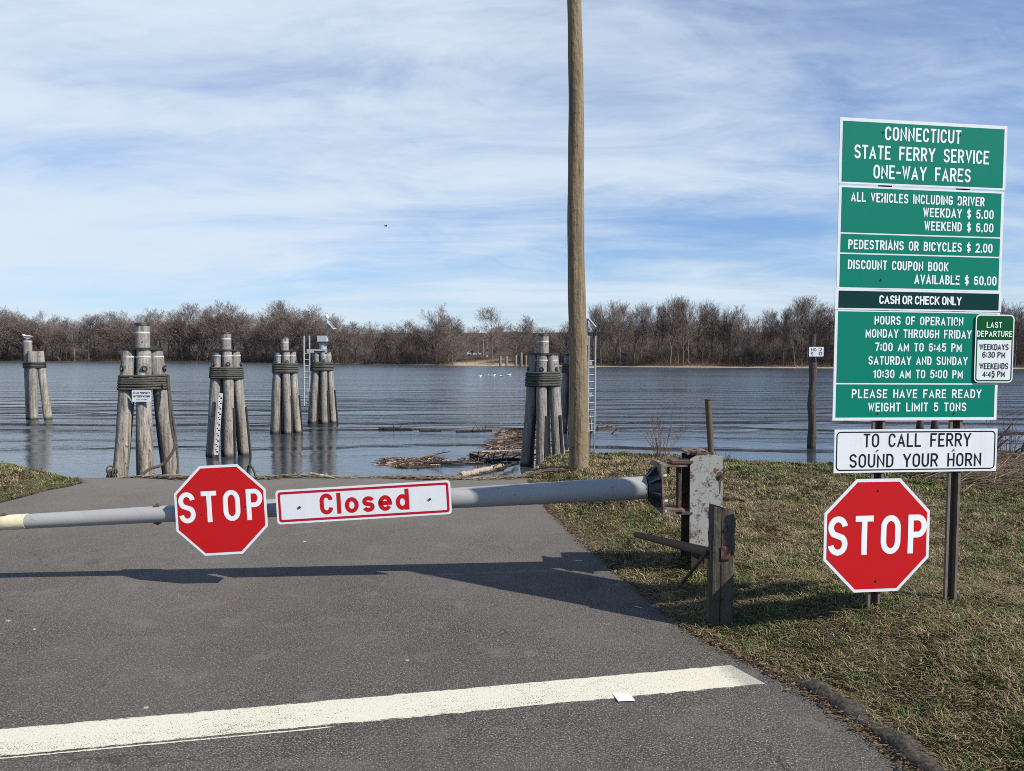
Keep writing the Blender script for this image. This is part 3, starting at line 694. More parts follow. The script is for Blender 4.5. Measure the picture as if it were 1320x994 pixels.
def panel(name, ua, va, ub, vb_, fields, lines, label=None, bolts=(), d=0.0, notch=False):
    mb = MB(); mb.prism(rect(ua, va, ub, vb_), LF, -0.004 + d, d, 0, 1)
    p = mb.build(name, [M['white'], M['edge']], fare)
    if label: p['label'] = label
    for (a, b_, c, e, mk) in fields:
        m2 = MB(); m2.prism(rect(a, b_, c, e), LF, d + 0.0004, d + 0.0012); m2.build('coloured_field', M[mk], p)
    for (t, xa, xb, yc, hp, kw) in lines:
        tb = MB()
        ua_, v1_ = U(xa, yc); ub_, v2_ = U(xb, yc); h = hp * FS[0].y / F_PX * 1.0
        text_mb(tb, t, LF, ua_, ub_, (v1_ + v2_) / 2 - h / 2, h, lift=d + 0.0021, **kw)
        tb.build('lettering', M['letter'], p)
    for (x, y) in bolts:
        bb = MB(); q = U(x, y); fr2 = (LF[0] + LF[3] * (d + 0.001), LF[1], LF[2], LF[3]); bolt_mb(bb, fr2, q[0], q[1])
        bb.build('bolt', M['bolt'], p)
    return p
BIG = dict(th=0.14, gap=0.22, space=0.85); SM = dict(th=0.155, gap=0.23, space=0.68); TIGHT = dict(th=0.17, gap=0.12, space=0.34)
bd = 0.021
vt, vm = vv(152, 161), vv(237, 244.5)
panel('header_panel', uL - 0.004, vm, uR + 0.006, vt, [(uL - 0.004 + bd, vm + 0.014, uR + 0.006 - bd, vt - 0.022, 'green')],
      [('CONNECTICUT', 1141, 1238.5, 174.5, 17.3, BIG), ('STATE FERRY SERVICE', 1101.4, 1274.4, 199.4, 17.3, BIG), ('ONE-WAY FARES', 1126, 1250.7, 224, 17.3, BIG)],
      bolts=((1139, 170), (1238, 173.5), (1139, 224), (1237, 228)))
v2t, v2b = vm - 0.010, vv(541.5, 542)
r1, r2 = vv(300.7, 306), vv(326.5, 331.4)
c_t, c_b = vv(371.5, 376.5), vv(399.5, 402.5); h_b = vv(494.5, 495)
g = 0.0052
panel('fares_panel', uL, c_t, uR, v2t,
      [(uL + bd, r1 + g, uR - bd, v2t - 0.013, 'green'), (uL + bd, r2 + g, uR - bd, r1 - g, 'green'), (uL + bd, c_t + 0.010, uR - bd, r2 - g, 'green')],
      [('ALL VEHICLES INCLUDING DRIVER', 1097, 1268.7, 257, 11.8, SM), ('WEEKDAY $ 5.00', 1190, 1280.3, 275.4, 11.6, SM), ('WEEKEND $ 6.00', 1191.5, 1280, 292.6, 11.6, SM),
       ('PEDESTRIANS OR BICYCLES $ 2.00', 1093.5, 1278.9, 317.6, 11.8, SM), ('DISCOUNT COUPON BOOK', 1093, 1222, 342.5, 11.8, SM), ('AVAILABLE $ 60.00', 1178.6, 1284, 361.2, 11.8, SM)],
      bolts=((1137, 254), (1236, 259), (1136, 360), (1233, 362)))
panel('payment_strip', uL - 0.010, c_b + 0.002, uR + 0.004, c_t - 0.002, [(uL + bd - 0.006, c_b + 0.013, uR - bd + 0.004, c_t - 0.014, 'dgreen')],
      [('CASH OR CHECK ONLY', 1133, 1238.7, 387.2, 11.0, TIGHT)], label='dark green strip about cash', d=0.003)
panel('hours_panel', uL - 0.004, v2b, uR, c_b, [(uL + bd - 0.004, h_b + g, uR - bd, c_b - 0.010, 'green'), (uL + bd - 0.004, v2b + 0.021, uR - bd, h_b - g, 'green')],
      [('HOURS OF OPERATION', 1127.3, 1241.3, 413.7, 11.0, SM), ('MONDAY THROUGH FRIDAY', 1115.7, 1251.8, 430.4, 11.0, SM), ('7:00 AM TO 6:45 PM', 1128, 1239.2, 447.7, 11.0, SM),
       ('SATURDAY AND SUNDAY', 1119.5, 1246.8, 465, 11.0, SM), ('10:30 AM TO 5:00 PM', 1125.5, 1240.5, 482.2, 11.0, SM),
       ('PLEASE HAVE FARE READY', 1097.9, 1264.7, 507.6, 11.4, SM), ('WEIGHT LIMIT 5 TONS', 1119, 1245, 524.7, 11.4, SM)],
      bolts=((1133, 416.5), (1233, 416.5), (1132, 532), (1230, 532)))

# white board below
def flat_sign(name, label, base, fr, outer, body, side=None):
    t = thing(name, label, 'sign', base)
    return t
hu0, hv0 = U(1074.5, 610); hu1, hv1 = U(1286, 552.5)
b2 = FS[0] + FS[1] * ((hu0 + hu1) / 2) + FS[2] * hv0
horn = thing('horn_sign', 'white board with black lettering telling drivers to sound the horn', 'sign', b2)
HF = local(FS, b2)
mb = MB(); mb.prism(rrect(hu0, hv0, hu1, hv1, 0.006, 3), HF, -0.004, 0, 0, 1); mb.build('panel', [M['white'], M['edge']], horn)
mb = MB(); i1, i2 = 0.014, 0.022
ring(mb, rrect(hu0 + i1, hv0 + i1, hu1 - i1, hv1 - i1, 0.03), rrect(hu0 + i2, hv0 + i2, hu1 - i2, hv1 - i2, 0.022), HF, 0.001); mb.build('border', M['black'], horn)
for t, xa, xb, yc in (('TO CALL FERRY', 1113.5, 1251.3, 567.8), ('SOUND YOUR HORN', 1095.3, 1264.4, 594.2)):
    ua_, v_ = U(xa, yc); ub_, _ = U(xb, yc); h = 17.6 * FS[0].y / F_PX
    mb = MB(); text_mb(mb, t, HF, ua_, ub_, v_ - h / 2, h, th=0.125, gap=0.2, space=0.75, lift=0.0014)
    mb.build('lettering', M['black'], horn)
for x, y in ((1131, 580.5), (1229, 580)):
    mb = MB(); bolt_mb(mb, HF, *U(x, y), r=0.007); mb.build('bolt', M['bolt'], horn)

# last departure plate, bolted over the right edge
du0, dv0 = U(1253.6, 493); du1, dv1 = U(1306.3, 406)
b3 = FS[0] + FS[1] * ((du0 + du1) / 2) + FS[2] * dv0
dep = thing('departure_sign', 'small green and white last departure plate over the right edge of the fare sign', 'sign', b3)
DF = local(FS, b3); DF = (DF[0] + DF[3] * 0.012, DF[1], DF[2], DF[3])
mb = MB(); mb.prism(rrect(du0, dv0, du1, dv1, 0.032), DF, -0.003, 0, 0, 1); mb.build('panel', [M['white'], M['edge']], dep)
e1, e2 = 0.009, 0.017
mb = MB(); ring(mb, rrect(du0 + e1, dv0 + e1, du1 - e1, dv1 - e1, 0.024), rrect(du0 + e2, dv0 + e2, du1 - e2, dv1 - e2, 0.016), DF, 0.001)
vs = U(1280, 438)[1]
hp = [(du0 + e2 - .002, vs), (du1 - e2 + .002, vs)] + arc(du1 - e2 - .014, dv1 - e2 - .014, .016, .016, 0, 90, 6) + arc(du0 + e2 + .014, dv1 - e2 - .014, .016, .016, 90, 180, 6)
mb.prism(hp, DF, 0.0004, 0.0013); mb.build('header_field', M['lgreen'], dep)
for t, xa, xb, yc, tgt in (('LAST', 1270, 1289.5, 418.8, 'letter'), ('DEPARTURE', 1257.6, 1302.6, 430.2, 'letter'), ('WEEKDAYS', 1261, 1298, 447.1, 'lgreen'), ('6:30 PM', 1264.8, 1293.7, 457.1, 'lgreen'), ('WEEKENDS', 1261, 1297.5, 471.7, 'lgreen'), ('4:45 PM', 1264.8, 1293.2, 481.8, 'lgreen')):
    ua_, v_ = U(xa, yc); ub_, _ = U(xb, yc); h = 7.8 * FS[0].y / F_PX
    mb = MB(); text_mb(mb, t, DF, ua_, ub_, v_ - h / 2, h, th=0.125 if tgt == 'lgreen' else 0.15, gap=0.2, space=0.45, lift=0.0022); mb.build('lettering', M['dgreen'] if tgt == 'lgreen' else M[tgt], dep)
for x, y in ((1281, 412), (1278.5, 486)):
    mb = MB(); bolt_mb(mb, DF, *U(x, y), r=0.006); mb.build('bolt', M['bolt'], dep)

def octagon(r, n=8): return [(r / math.cos(R(22.5)) * math.cos(R(22.5 + 45 * k)), r / math.cos(R(22.5)) * math.sin(R(22.5 + 45 * k))) for k in range(n)]
def stop_sign(frame, size, label, bolts, tw):
    o = frame[0]; t = thing('stop_sign', label, 'sign', o - frame[2] * (size / 2))
    LFm = local(frame, t.location); r = size / 2
    mb = MB(); mb.prism(octagon(r), LFm, -0.004, 0, 0, 1); mb.build('panel', [M['white'], M['edge']], t)
    mb = MB(); mb.prism(octagon(r - 0.021), LFm, 0.0004, 0.0012); mb.build('red_field', M['red'], t)
    mb = MB(); h = size * 0.345
    text_mb(mb, 'STOP', LFm, -tw[0] * size, tw[1] * size, -h / 2 + tw[2] * size, h, th=0.15, gap=0.34, lift=0.0021); mb.build('lettering', M['letter'], t)
    for (u, v) in bolts:
        mb = MB(); bolt_mb(mb, LFm, u * size, v * size, r=0.009); mb.build('bolt', M['bolt'], t)
    return t
u, v = U(1130, 690)
OF = (FS[0] + FS[1] * u + FS[2] * v + FS[3] * 0.006, FS[1], FS[2], FS[3])
stop_sign(OF, 0.762, 'red octagonal stop sign on the post below the white horn board', ((0, 0.40), (0, -0.40)), (0.455, 0.465, 0.005))

# ------------------------------------------------------------------ barrier gate
gA = at_depth(835, 628.5, 6.50); gS = at_depth(285, 658.5, 6.36)     # arm axis at the hinge end and at the stop sign
ax = (gA - gS).normalized(); tip = gS - ax * 5.6
gp = Vector((1.66, 6.62, float(ground_z(1.66, 6.62))))
gate = thing('barrier_gate', 'grey tapered swing gate arm lowered across the road from a rusty white painted steel post', 'gate', gp)
def gl(p): return Vector(p) - gp
def arm_r(s): return 0.101 - 0.0072 * s            # radius, s metres from the hinge end
L_ = (gA - tip).length
def arm_pt(s): return gA - ax * s
def rod(mb, a, b, r, **k): mb.tube([gl(a), gl(b)], r, **k)
mb = MB(); ss = np.linspace(0.02, L_, 40)
mb.tube([gl(arm_pt(s)) for s in ss], [arm_r(s) for s in ss], 28)
armo = mb.build('arm', M['arm'], gate)
# cream tape band near the left of the frame, end band with a seam
s_t0 = (gA - at_depth(36, 676, 6.3)).length
mb = MB(); ss = np.linspace(s_t0, s_t0 + 0.85, 6); mb.tube([gl(arm_pt(s)) for s in ss], [arm_r(s) + 0.003 for s in ss], 28); mb.build('tape_band', M['cream'], armo)
# small fixings on the arm
for px, py, up in ((201, 654, 1), (203, 681, -1), (8, 664.5, 1)):
    c = at_depth(px, py, 6.32); s = (gA - c).dot(ax); q = arm_pt(s) + Vector((0, 0, up * arm_r(s)))
    mb = MB(); mb.box(gl(q), (0.05, 0.05, 0.02)); mb.tube([gl(q), gl(q + Vector((0, 0, 0.022 * up)))], 0.012, 8); mb.build('bolt', M['rust'], armo)
# bell shaped casting that bolts the arm to the hinge plate
e1v = ax; side = Vector((0, 1, 0)) - ax * ax.y; side.normalize(); upv = ax.cross(side) * -1
if upv.z < 0: upv = -upv
def gpt(a, b_, c): return gl(gA + e1v * a + side * b_ + upv * c)
mb = MB()
mb.tube([gpt(-0.012, 0, 0), gpt(0.03, 0, 0), gpt(0.075, 0, 0), gpt(0.085, 0, 0)], [0.110, 0.116, 0.128, 0.150], 24)
for k in range(8):
    th = R(45 * k + 12); c, s = math.cos(th), math.sin(th)
    n = Vector((0, -s, c)); q = lambda a, r, w: gpt(a, r * c + w * -s, r * s + w * c)
    P = [(-0.015, 0.10), (0.08, 0.125), (0.08, 0.190), (0.055, 0.186)]
    a_ = [q(a, r, 0.009) for a, r in P]; b_ = [q(a, r, -0.009) for a, r in P]
    mb.add(a_ + b_, [(0, 1, 2, 3), (7, 6, 5, 4)] + [(i, 4 + i, 4 + (i + 1) % 4, (i + 1) % 4) for i in range(4)])
mb.build('arm_casting', M['casting'], gate)
pl = MB(); Mx = Matrix((e1v, side, upv)).transposed()
pl.box(gpt(0.096, 0, 0.005), (0.018, 0.34, 0.44), 0, Mx); pl.build('hinge_plate', M['rustlight'], gate)
for b_, c in ((-.15, .12), (-.15, -.10), (-.1, -.2), (.12, .2)):
    mb = MB(); mb.tube([gpt(0.10, b_, c), gpt(0.135, b_, c)], 0.016, 6); mb.build('plate_bolt', M['galv'], gate)
# hinge straps, pin and upper/lower brackets
zt = gA.z + 0.215; zb = gA.z - 0.205
xh = gA.x + 0.105
def slab(mb, x0, x1, y0, y1, z, t): mb.box(gl(((x0 + x1) / 2, (y0 + y1) / 2, z)), (x1 - x0, y1 - y0, t))
mb = MB(); slab(mb, xh, xh + 0.22, 6.40, 6.58, zt - 0.012, 0.014); mb.build('hinge_strap', M['rustlight'], gate); mb = MB(); slab(mb, xh, xh + 0.20, 6.40, 6.58, zb + 0.02, 0.014); mb.build('hinge_strap', M['rustlight'], gate)
pinx, piny = xh + 0.165, 6.50
mb = MB(); mb.tube([gl((pinx, piny, zb - 0.03)), gl((pinx, piny, zt + 0.03))], 0.021, 12); mb.tube([gl((pinx - 0.08, piny + 0.05, zt - 0.10)), gl((pinx - 0.08, piny + 0.05, zt))], 0.010, 8); mb.build('hinge_pin', M['web'], gate)
px0 = 1.555; pw = 0.285; pyf = 6.46; pdp = 0.30; pt = 1.115
mb = MB(); slab(mb, pinx - 0.07, px0 + 0.02, 6.43, 6.62, zt + 0.018, 0.022); mb.build('post_bracket', M['rust'], gate); mb = MB(); slab(mb, pinx - 0.02, px0 + 0.02, 6.44, 6.62, zb - 0.012, 0.020); mb.build('post_bracket', M['rust'], gate)
# wide flange post: white front flange, dark web
zg = float(ground_z(1.7, 6.5)) - 0.3
mb = MB(); zbot = at_depth(905, 710, pyf).z
fp = [(0, zbot + 0.02), (0.13, zbot - 0.05), (pw, zbot - 0.02), (pw, pt - 0.012), (0.16, pt + 0.004), (0.05, pt - 0.006), (0.0, pt - 0.035)]
fr = (gl((px0, pyf, 0)), Vector((1, 0, 0)), Vector((0, 0, 1)), Vector((0, -1, 0)))
mb.prism(fp, fr, -0.016, 0.0); fl = mb.build('front_flange', M['gatepaint'], gate)
mb = MB(); mb.box(gl((px0 + pw / 2, pyf + 0.016 + pdp / 2, (pt + zg) / 2 - 0.01)), (0.016, pdp, pt - zg - 0.02)); mb.box(gl((px0 + pw / 2, pyf + pdp + 0.025, (pt + zg) / 2 - 0.01)), (pw, 0.018, pt - zg - 0.02))
mb.box(gl((px0 + pw * 0.5, pyf + 0.03, (zbot + zg) / 2 - 0.02)), (pw - 0.05, 0.014, zbot - zg))
mb.build('post_web', M['web'], gate)
mb = MB()
slab(mb, px0 - 0.02, px0 + pw * .6, pyf + 0.03, pyf + pdp, pt + 0.012, 0.020)
for k in range(9):
    mb.box(gl((px0 + random.uniform(0.02, pw - .12), pyf + random.uniform(0.02, pdp * .7), pt + 0.026)), (random.uniform(.03, .08), random.uniform(.02, .06), random.uniform(.008, .02)), 0, Matrix.Rotation(random.uniform(0, 3), 3, 'Z'))
mb.build('post_cap', M['rustlight'], gate)
hc = at_depth(928, 614.5, pyf)
mb = MB(); fr2 = (gl((hc.x, pyf, hc.z)), fr[1], fr[2], fr[3])
ring(mb, [(0.034 * math.cos(R(30 * k)) * (1 + .2 * math.sin(k * 2.3)), 0.046 * math.sin(R(30 * k))) for k in range(12)], [(0.016 * math.cos(R(30 * k)), 0.02 * math.sin(R(30 * k))) for k in range(12)], fr2, 0.002)
mb.add([fr2[0] + fr2[1] * a + fr2[2] * b_ + fr2[3] * 0.0022 for a, b_ in ((-.010, -.03), (.012, -.03), (.004, -.15), (-.002, -.15))], [(0, 3, 2, 1)])
mb.build('rust_stain', M['rust'], fl)
mb = MB(); mb.tube([fr2[0] + fr2[3] * 0.002, fr2[0] + fr2[3] * 0.012], 0.017, 6); mb.build('flange_bolt', M['dark'], fl)

# plates hung on the arm
tilt = math.asin(ax.z); thg = math.atan2(ax.y, ax.x)
GF0 = sign_frame(gS, thg, tilt)
cs = at_depth(285, 657.5, 6.22)
stop_sign((cs, GF0[1], GF0[2], GF0[3]), 0.762, 'red octagonal stop sign bolted to the lowered gate arm', ((-0.205, -0.03), (0.275, 0.03)), (0.45, 0.45, 0.045))
cc = at_depth(469.3, 647.5, 6.27)
CF = sign_frame(cc, thg, tilt + R(0.35)); cw, chh = 1.475, 0.292
clo = thing('closed_sign', 'long white plate with red border and the word Closed on the gate arm', 'sign', cc - CF[2] * (chh / 2))
CL = local(CF, clo.location)
mb = MB(); mb.prism(rrect(-cw / 2, -chh / 2, cw / 2, chh / 2, 0.03), CL, -0.004, 0, 0, 1); mb.build('panel', [M['white'], M['edge']], clo)
mb = MB(); i1, i2 = 0.018, 0.038
ring(mb, rrect(-cw / 2 + i1, -chh / 2 + i1, cw / 2 - i1, chh / 2 - i1, 0.022), rrect(-cw / 2 + i2, -chh / 2 + i2, cw / 2 - i2, chh / 2 - i2, 0.010), CL, 0.0012); mb.build('border', M['dred'], clo)
mb = MB(); text_mb(mb, 'Closed', CL, -0.368, 0.378, -0.083, 0.178, th=0.19, gap=0.27, lift=0.0016); mb.build('lettering', M['red'], clo)
for u, v in ((-0.545, -0.01), (0.555, -0.008)):
    mb = MB(); fr3 = (CL[0] + CL[1] * u + CL[2] * v, CL[1], CL[2], CL[3]); mb.prism([(.017, 0), (.003, .013), (-.017, 0), (-.003, -.013)], fr3, 0.0005, 0.006); mb.build('bolt', M['bolt'], clo)

# timber post in front of the gate, its reflector and the pipe rail
tpx, tpy = at_z(928, 795, 0.09).x, at_z(928, 795, 0.09).y
tz = float(ground_z(tpx, tpy))
tp = thing('timber_post', 'dark weathered square timber post with a rusty reflector in front of the gate post', 'post', (tpx, tpy, tz), (0, R(0.6), 0))
def timber_mb():
    mb = MB(); n = 26; w, d = 0.158, 0.15; H = at_depth(928, 652, tpy).z - tz
    prof = [(-.5, -.5), (-.17, -.5), (-.15, -.46), (-.13, -.5), (.2, -.5), (.38, -.5), (.5, -.36), (.5, .5), (-.5, .5)]
    vsx = []
    for k in range(n + 1):
        z = -0.25 + (H + 0.25) * k / n
        for j, (a, b_) in enumerate(prof):
            q = 1 + 0.05 * math.sin(k * 1.7 + j * 2.1) * random.random()
            zz = z
            if k == n: zz = z + (0.0 if a < 0.0 else -0.012 if a < .3 else -0.045) + random.uniform(-.006, .004)
            vsx.append((a * w * q, b_ * d * q, zz))
    m = len(prof); fs = [(k * m + j, k * m + (j + 1) % m, (k + 1) * m + (j + 1) % m, (k + 1) * m + j) for k in range(n) for j in range(m)]
    mb.add(vsx, fs); mb.add(vsx[-m:], [tuple(range(m))]); return mb
timber_mb().build('post', M['timber'], tp)
ph = at_depth(934.5, 713, tpy - .08)
def rel(p): return Vector((p.x - tpx, p.y - tpy, p.z - tz))
PF = (rel(Vector((ph.x, tpy - 0.0805, ph.z))), Vector((1, 0, 0)), Vector((0, 0, 1)), Vector((0, -1, 0)))
mb = MB(); mb.prism(rect(-.033, -.045, .033, .048), PF, 0, 0.004); rp = mb.build('reflector_plate', M['rustred'], tp)
mb = MB()
for sgn in (1, -1): mb.prism([(-.033, -.045 * sgn), (-.018, -.045 * sgn), (.033, .040 * sgn), (.020, .048 * sgn)][::sgn], PF, 0.0042, 0.006 + .0004 * sgn)
mb.prism([(-.033, -.045), (.033, -.045), (.006, 0), (-.006, 0)], PF, 0.0042, 0.0052); mb.build('cross_mark', M['web'], rp)
bh = at_depth(935, 683, tpy - .08); mb = MB()
mb.tube([rel(Vector((bh.x, tpy - 0.076, bh.z))), rel(Vector((bh.x, tpy - 0.083, bh.z)))], 0.017, 12); mb.build('bolt_hole', M['rubber'], tp)
pa, pb = at_depth(819, 689, 6.15), at_depth(918, 713, tpy + 0.06)
mid = (pa + pb) / 2
pr = thing('pipe_rail', 'rusty pipe sticking out low from the timber post over the grass', 'pipe', pb)
mb = MB(); q = [pa.lerp(pb, t) - pb for t in np.linspace(0, 1, 9)]; mb.tube(q, [0.024 + 0.014 * t for t in np.linspace(0, 1, 9)], 16); mb.build('pipe', M['rust'], pr)
mb = MB(); mb.tube([at_depth(912, 711, tpy + 0.02) - pb, at_depth(879, 752, tpy + 0.30) - pb], 0.014, 8); mb.build('brace', M['web'], pr)

# leaning rusty pipe behind the gate
b0 = Vector((2.33, 8.6, float(ground_z(2.33, 8.6)))); tpz = at_depth(912.5, 516, 8.6)
rp_ = thing('bollard_pipe', 'slim rusty steel pipe standing aslant in the grass behind the gate post', 'pipe', b0)
btm = at_depth(923, 640, 8.6) - b0; btm.z = -0.2
mb = MB(); top = tpz - b0; mb.tube([btm.lerp(top, t) for t in np.linspace(0, 1, 6)], 0.036, 14); mb.build('pipe', M['rust'], rp_)
mb = MB(); mb.tube([top + Vector((0, 0, 0)), top + Vector((0, 0, .012))], 0.040, 14); mb.build('rim', M['web'], rp_)

# ------------------------------------------------------------------ utility pole
bp = at_z(746, 603, 0.15); bp.z = float(ground_z(bp.x, bp.y))
up = thing('utility_pole', 'tall bare brown wooden pole standing on the grass crest beside the road end', 'pole', bp)
mb = MB(); top = at_depth(740.5, 0, bp.y) - bp
dirp = top / top.z; zz = np.linspace(-0.5, 8.6, 46); pts = [dirp * z + Vector((0.012 * math.sin(z * 1.3), 0.01 * math.cos(z * 1.7), 0)) for z in zz]
mb.tube(pts, [0.158 - 0.0062 * z + 0.003 * math.sin(z * 5.1) for z in zz], 28); mb.build('pole', M['pole'], up)
# ------------------------------------------------------------------ mooring dolphins
def hull_ring(cs, r, n=40):
    out = []
    for k in range(n):
        d = Vector((math.cos(2 * math.pi * k / n), math.sin(2 * math.pi * k / n), 0))
        best = max(cs, key=lambda c: c.dot(d)); out.append(best + d * r)
    return out
def dolphin(px, D, label, ph=0.0, king=0.55, cap_z=2.10, rt=0.295, rb=0.66, pr_=0.150, rope=(1.20, 1.53), nw=6, fend=False, mat='pile', cap=True, npile=6, kshift=0):
    X = (px - CX) / F_PX * D; base = Vector((X, D, WATER))
    t = thing('mooring_dolphin', label, 'mooring dolphin', base, group='mooring dolphins of timber pilings in the river')
    az0 = math.atan2(-X, -D)        # turned so one pile faces the camera side
    angs = [R(-90) + math.atan2(-X, D) + ph + 2 * math.pi * k / npile for k in range(npile)]
    hz = cap_z - WATER
    def pc(a, z): s = rt + (rb - rt) * (1 - z / hz); return Vector((math.cos(a) * s, math.sin(a) * s, z))
    for k, a in enumerate(angs):
        mb = MB(); zs = np.linspace(-1.2, hz, 14)
        wob = random.uniform(0, 6)
        q = [pc(a, z) + Vector((.012 * math.sin(z * 1.7 + wob), .012 * math.cos(z * 1.3 + wob), 0)) for z in zs]
        mb.tube(q, [pr_ * (1.07 - 0.05 * z / hz + .012 * math.sin(z * 4 + wob)) for z in zs], 18)
        p = mb.build('piling', M[mat], t)
        if math.cos(a - angs[0]) > 0.2:
            mb = MB(); zc = hz - 0.17; c = pc(a, zc); mb.tube([c - Vector((0, 0, .014)), c + Vector((0, 0, .014))], pr_ * 1.02 + .008, 18, caps=False); mb.build('strap', M['strap'], p)
            mb = MB(); zc = hz - 0.44; c = pc(a, zc); n = Vector((math.cos(a), math.sin(a), 0))
            mb.tube([c + n * (pr_ - .01), c + n * (pr_ + .02)], 0.075, 14); mb.build('washer', M['dark'], p)
            mb = MB(); mb.tube([c + n * (pr_ + .015), c + n * (pr_ + .05)], 0.028, 8); mb.build('bolt', M['boltgrey'], p)
        if fend and math.cos(a - angs[0]) > 0.3:
            off = R(58); n = Vector((math.cos(angs[0] + off), math.sin(angs[0] + off), 0)); mb = MB()
            z0, z1 = 0.0, hz * 0.46
            P = [pc(a, z) + n * (pr_ + .02) for z in (z0 - .2, z1)]
            mb.tube(P, 0.048, 6, smooth=False); mb.build('fender_strip', M['rubber'], p)
    if king:
        mb = MB(); mb.tube([Vector((0.0, 0.0, z)) for z in (-1.0, 1, 2, hz, hz + king * .5, hz + king)], [pr_ * 1.05] * 5 + [pr_ * 1.02], 20); kp = mb.build('king_pile', M[mat], t)
        mb = MB(); mb.tube([(0, 0, hz + king - .005), (0, 0, hz + king + .05)], [pr_ * 1.12, pr_ * 1.02], 20); mb.build('pile_cap', M['dark'], kp)
        mb = MB(); mb.tube([(0, 0, hz + king - .19), (0, 0, hz + king - .155)], pr_ * 1.06, 20, caps=False); mb.build('strap', M['strap'], kp)
    if cap:
        mb = MB(); hr = [v for v in hull_ring([pc(a, hz) for a in angs], pr_ + .03, 36)]
        n = len(hr); lo = [v + Vector((0, 0, -.012)) for v in hr]; hi = [v + Vector((0, 0, .035)) for v in hr]
        mb.add(lo + hi, [tuple(range(n))[::-1], tuple(range(n, 2 * n))] + [(i, (i + 1) % n, n + (i + 1) % n, n + i) for i in range(n)])
        mb.build('cap_plate', M['dark'], t)
    mb = MB(); z0, z1 = rope[0] - WATER, rope[1] - WATER; rr = (z1 - z0) / nw / 2
    for k in range(nw):
        z = z0 + rr * (2 * k + 1)
        hr = hull_ring([pc(a, z) for a in angs], pr_ + rr * .9, 44)
        ph_ = random.uniform(0, 6)
        mb.tube([v + Vector((0, 0, .012 * math.sin(2 * math.pi * i / 44 + ph_))) for i, v in enumerate(hr)], rr * 1.03, 7, closed=True)
    mb.build('rope_lashing', M['rope'], t)
    return t, pc, angs, hz
d1, pc1, an1, hz1 = dolphin(184.5, 17.0, 'nearest and largest left dolphin of grey pilings, with a white notice', ph=0.04, nw=6, rope=(1.19, 1.52))
d2, pc2, an2, hz2 = dolphin(292, 24.2, 'dolphin of grey pilings carrying a white depth gauge behind the gate stop sign', ph=0.10, fend=True, rope=(1.19, 1.58), rb=.58)
d3, pc3, an3, hz3 = dolphin(367.5, 31.0, 'dolphin of pilings between the gauge dolphin and the one with the solar lamp', ph=0.16, fend=True, rope=(1.2, 1.62), rb=.52)
d4, pc4, an4, hz4 = dolphin(415, 35.5, 'dolphin with a ladder, grey box and solar lamp, farthest of the left row', ph=0.2, fend=True, king=0.0, rope=(1.2, 1.62), rb=.56)
d5, pc5, an5, hz5 = dolphin(700.5, 22.0, 'dolphin of dark grey pilings just left of the tall wooden pole', ph=-0.12, fend=True, rope=(1.05, 1.48), rb=.56, cap_z=1.98)
d6, pc6, an6, hz6 = dolphin(741, 31.0, 'dolphin half hidden behind the tall wooden pole, with a ladder on its right', ph=-0.2, fend=False, rope=(1.2, 1.6), rb=.62, cap_z=1.95)
# far left cluster: three unequal piles under one broad black band
X0 = (45 - CX) / F_PX * 37.5
d7 = thing('mooring_dolphin', 'lone cluster of three uneven pilings with a black band, far left', 'mooring dolphin', (X0, 37.5, WATER), group='mooring dolphins of timber pilings in the river')
def simple_pile(p0, p1, r, cut=0.0):
    mb = MB(); mb.tube([Vector(p0).lerp(Vector(p1), t) for t in np.linspace(0, 1, 8)], r, 18); return mb.build('piling', M['pile'], d7)
simple_pile((-.30, 0, -1.5), (-.33, 0, 4.22 - .30), .195); simple_pile((.06, -.28, -1.5), (.02, -.22, 3.42), .20); simple_pile((.72, .05, -1.5), (.22, .05, 3.42), .19)
mb = MB(); cs_ = [Vector((-.33, 0, 0)), Vector((.02, -.22, 0)), Vector((.27, .05, 0))]
for k in range(4):
    mb.tube([v + Vector((0, 0, 2.62 + .075 * k)) for v in hull_ring(cs_, .21, 36)], .043, 7, closed=True)
mb.build('band', M['dark'], d7)
mb = MB(); mb.tube([(-.33, 0, 3.905), (-.33, 0, 3.95)], .205, 18); mb.build('pile_cap', M['strap'], d7)

# ladders
def ladder(parent, p0, w, z0, z1, tilt=0.0, mat='galv', arms=()):
    mb = MB(); p0 = Vector(p0)
    for s in (-.5, .5): mb.tube([p0 + Vector((w * s - tilt, 0, z0)), p0 + Vector((w * s, 0, z1))], 0.034, 8)
    n = int((z1 - z0) / 0.29)
    for k in range(n):
        z = z0 + .15 + k * .29
        if z > z1 - .75: break
        x = -tilt * (1 - (z - z0) / (z1 - z0)); mb.tube([p0 + Vector((x - w / 2, 0, z)), p0 + Vector((x + w / 2, 0, z))], 0.022, 6)
    ld = mb.build('ladder', M[mat], parent)
    mb = MB()
    for (z, dx) in arms: mb.box(p0 + Vector((dx / 2, 0, z)), (abs(dx), .07, .16))
    if arms: mb.build('bracket', M['galv'], ld)
    return ld
X4 = d4.location.x
lx = (397 - CX) / F_PX * 35.3 - X4
ladder(d4, (lx, -.35, 0), .26, at_depth(400, 523, 35.2).z - WATER, at_depth(400, 433, 35.2).z - WATER, 0.03, arms=((at_depth(400, 452.5, 35.2).z - WATER, .95), (at_depth(400, 503, 35.2).z - WATER, .45)))
def dl4(x, y): return at_depth(x, y, 35.4) - d4.location
mb = MB(); c = dl4(416, 437); mb.box((c.x, c.y, c.z), (.44, .36, .30)); bx = mb.build('equipment_box', M['boxgrey'], d4)
mb = MB(); c2 = dl4(416.5, 446); mb.tube([(c2.x, c2.y, c2.z - .28), (c2.x, c2.y, c2.z + .2)], .17, 16); mb.build('box_stand', M['galv'], d4)
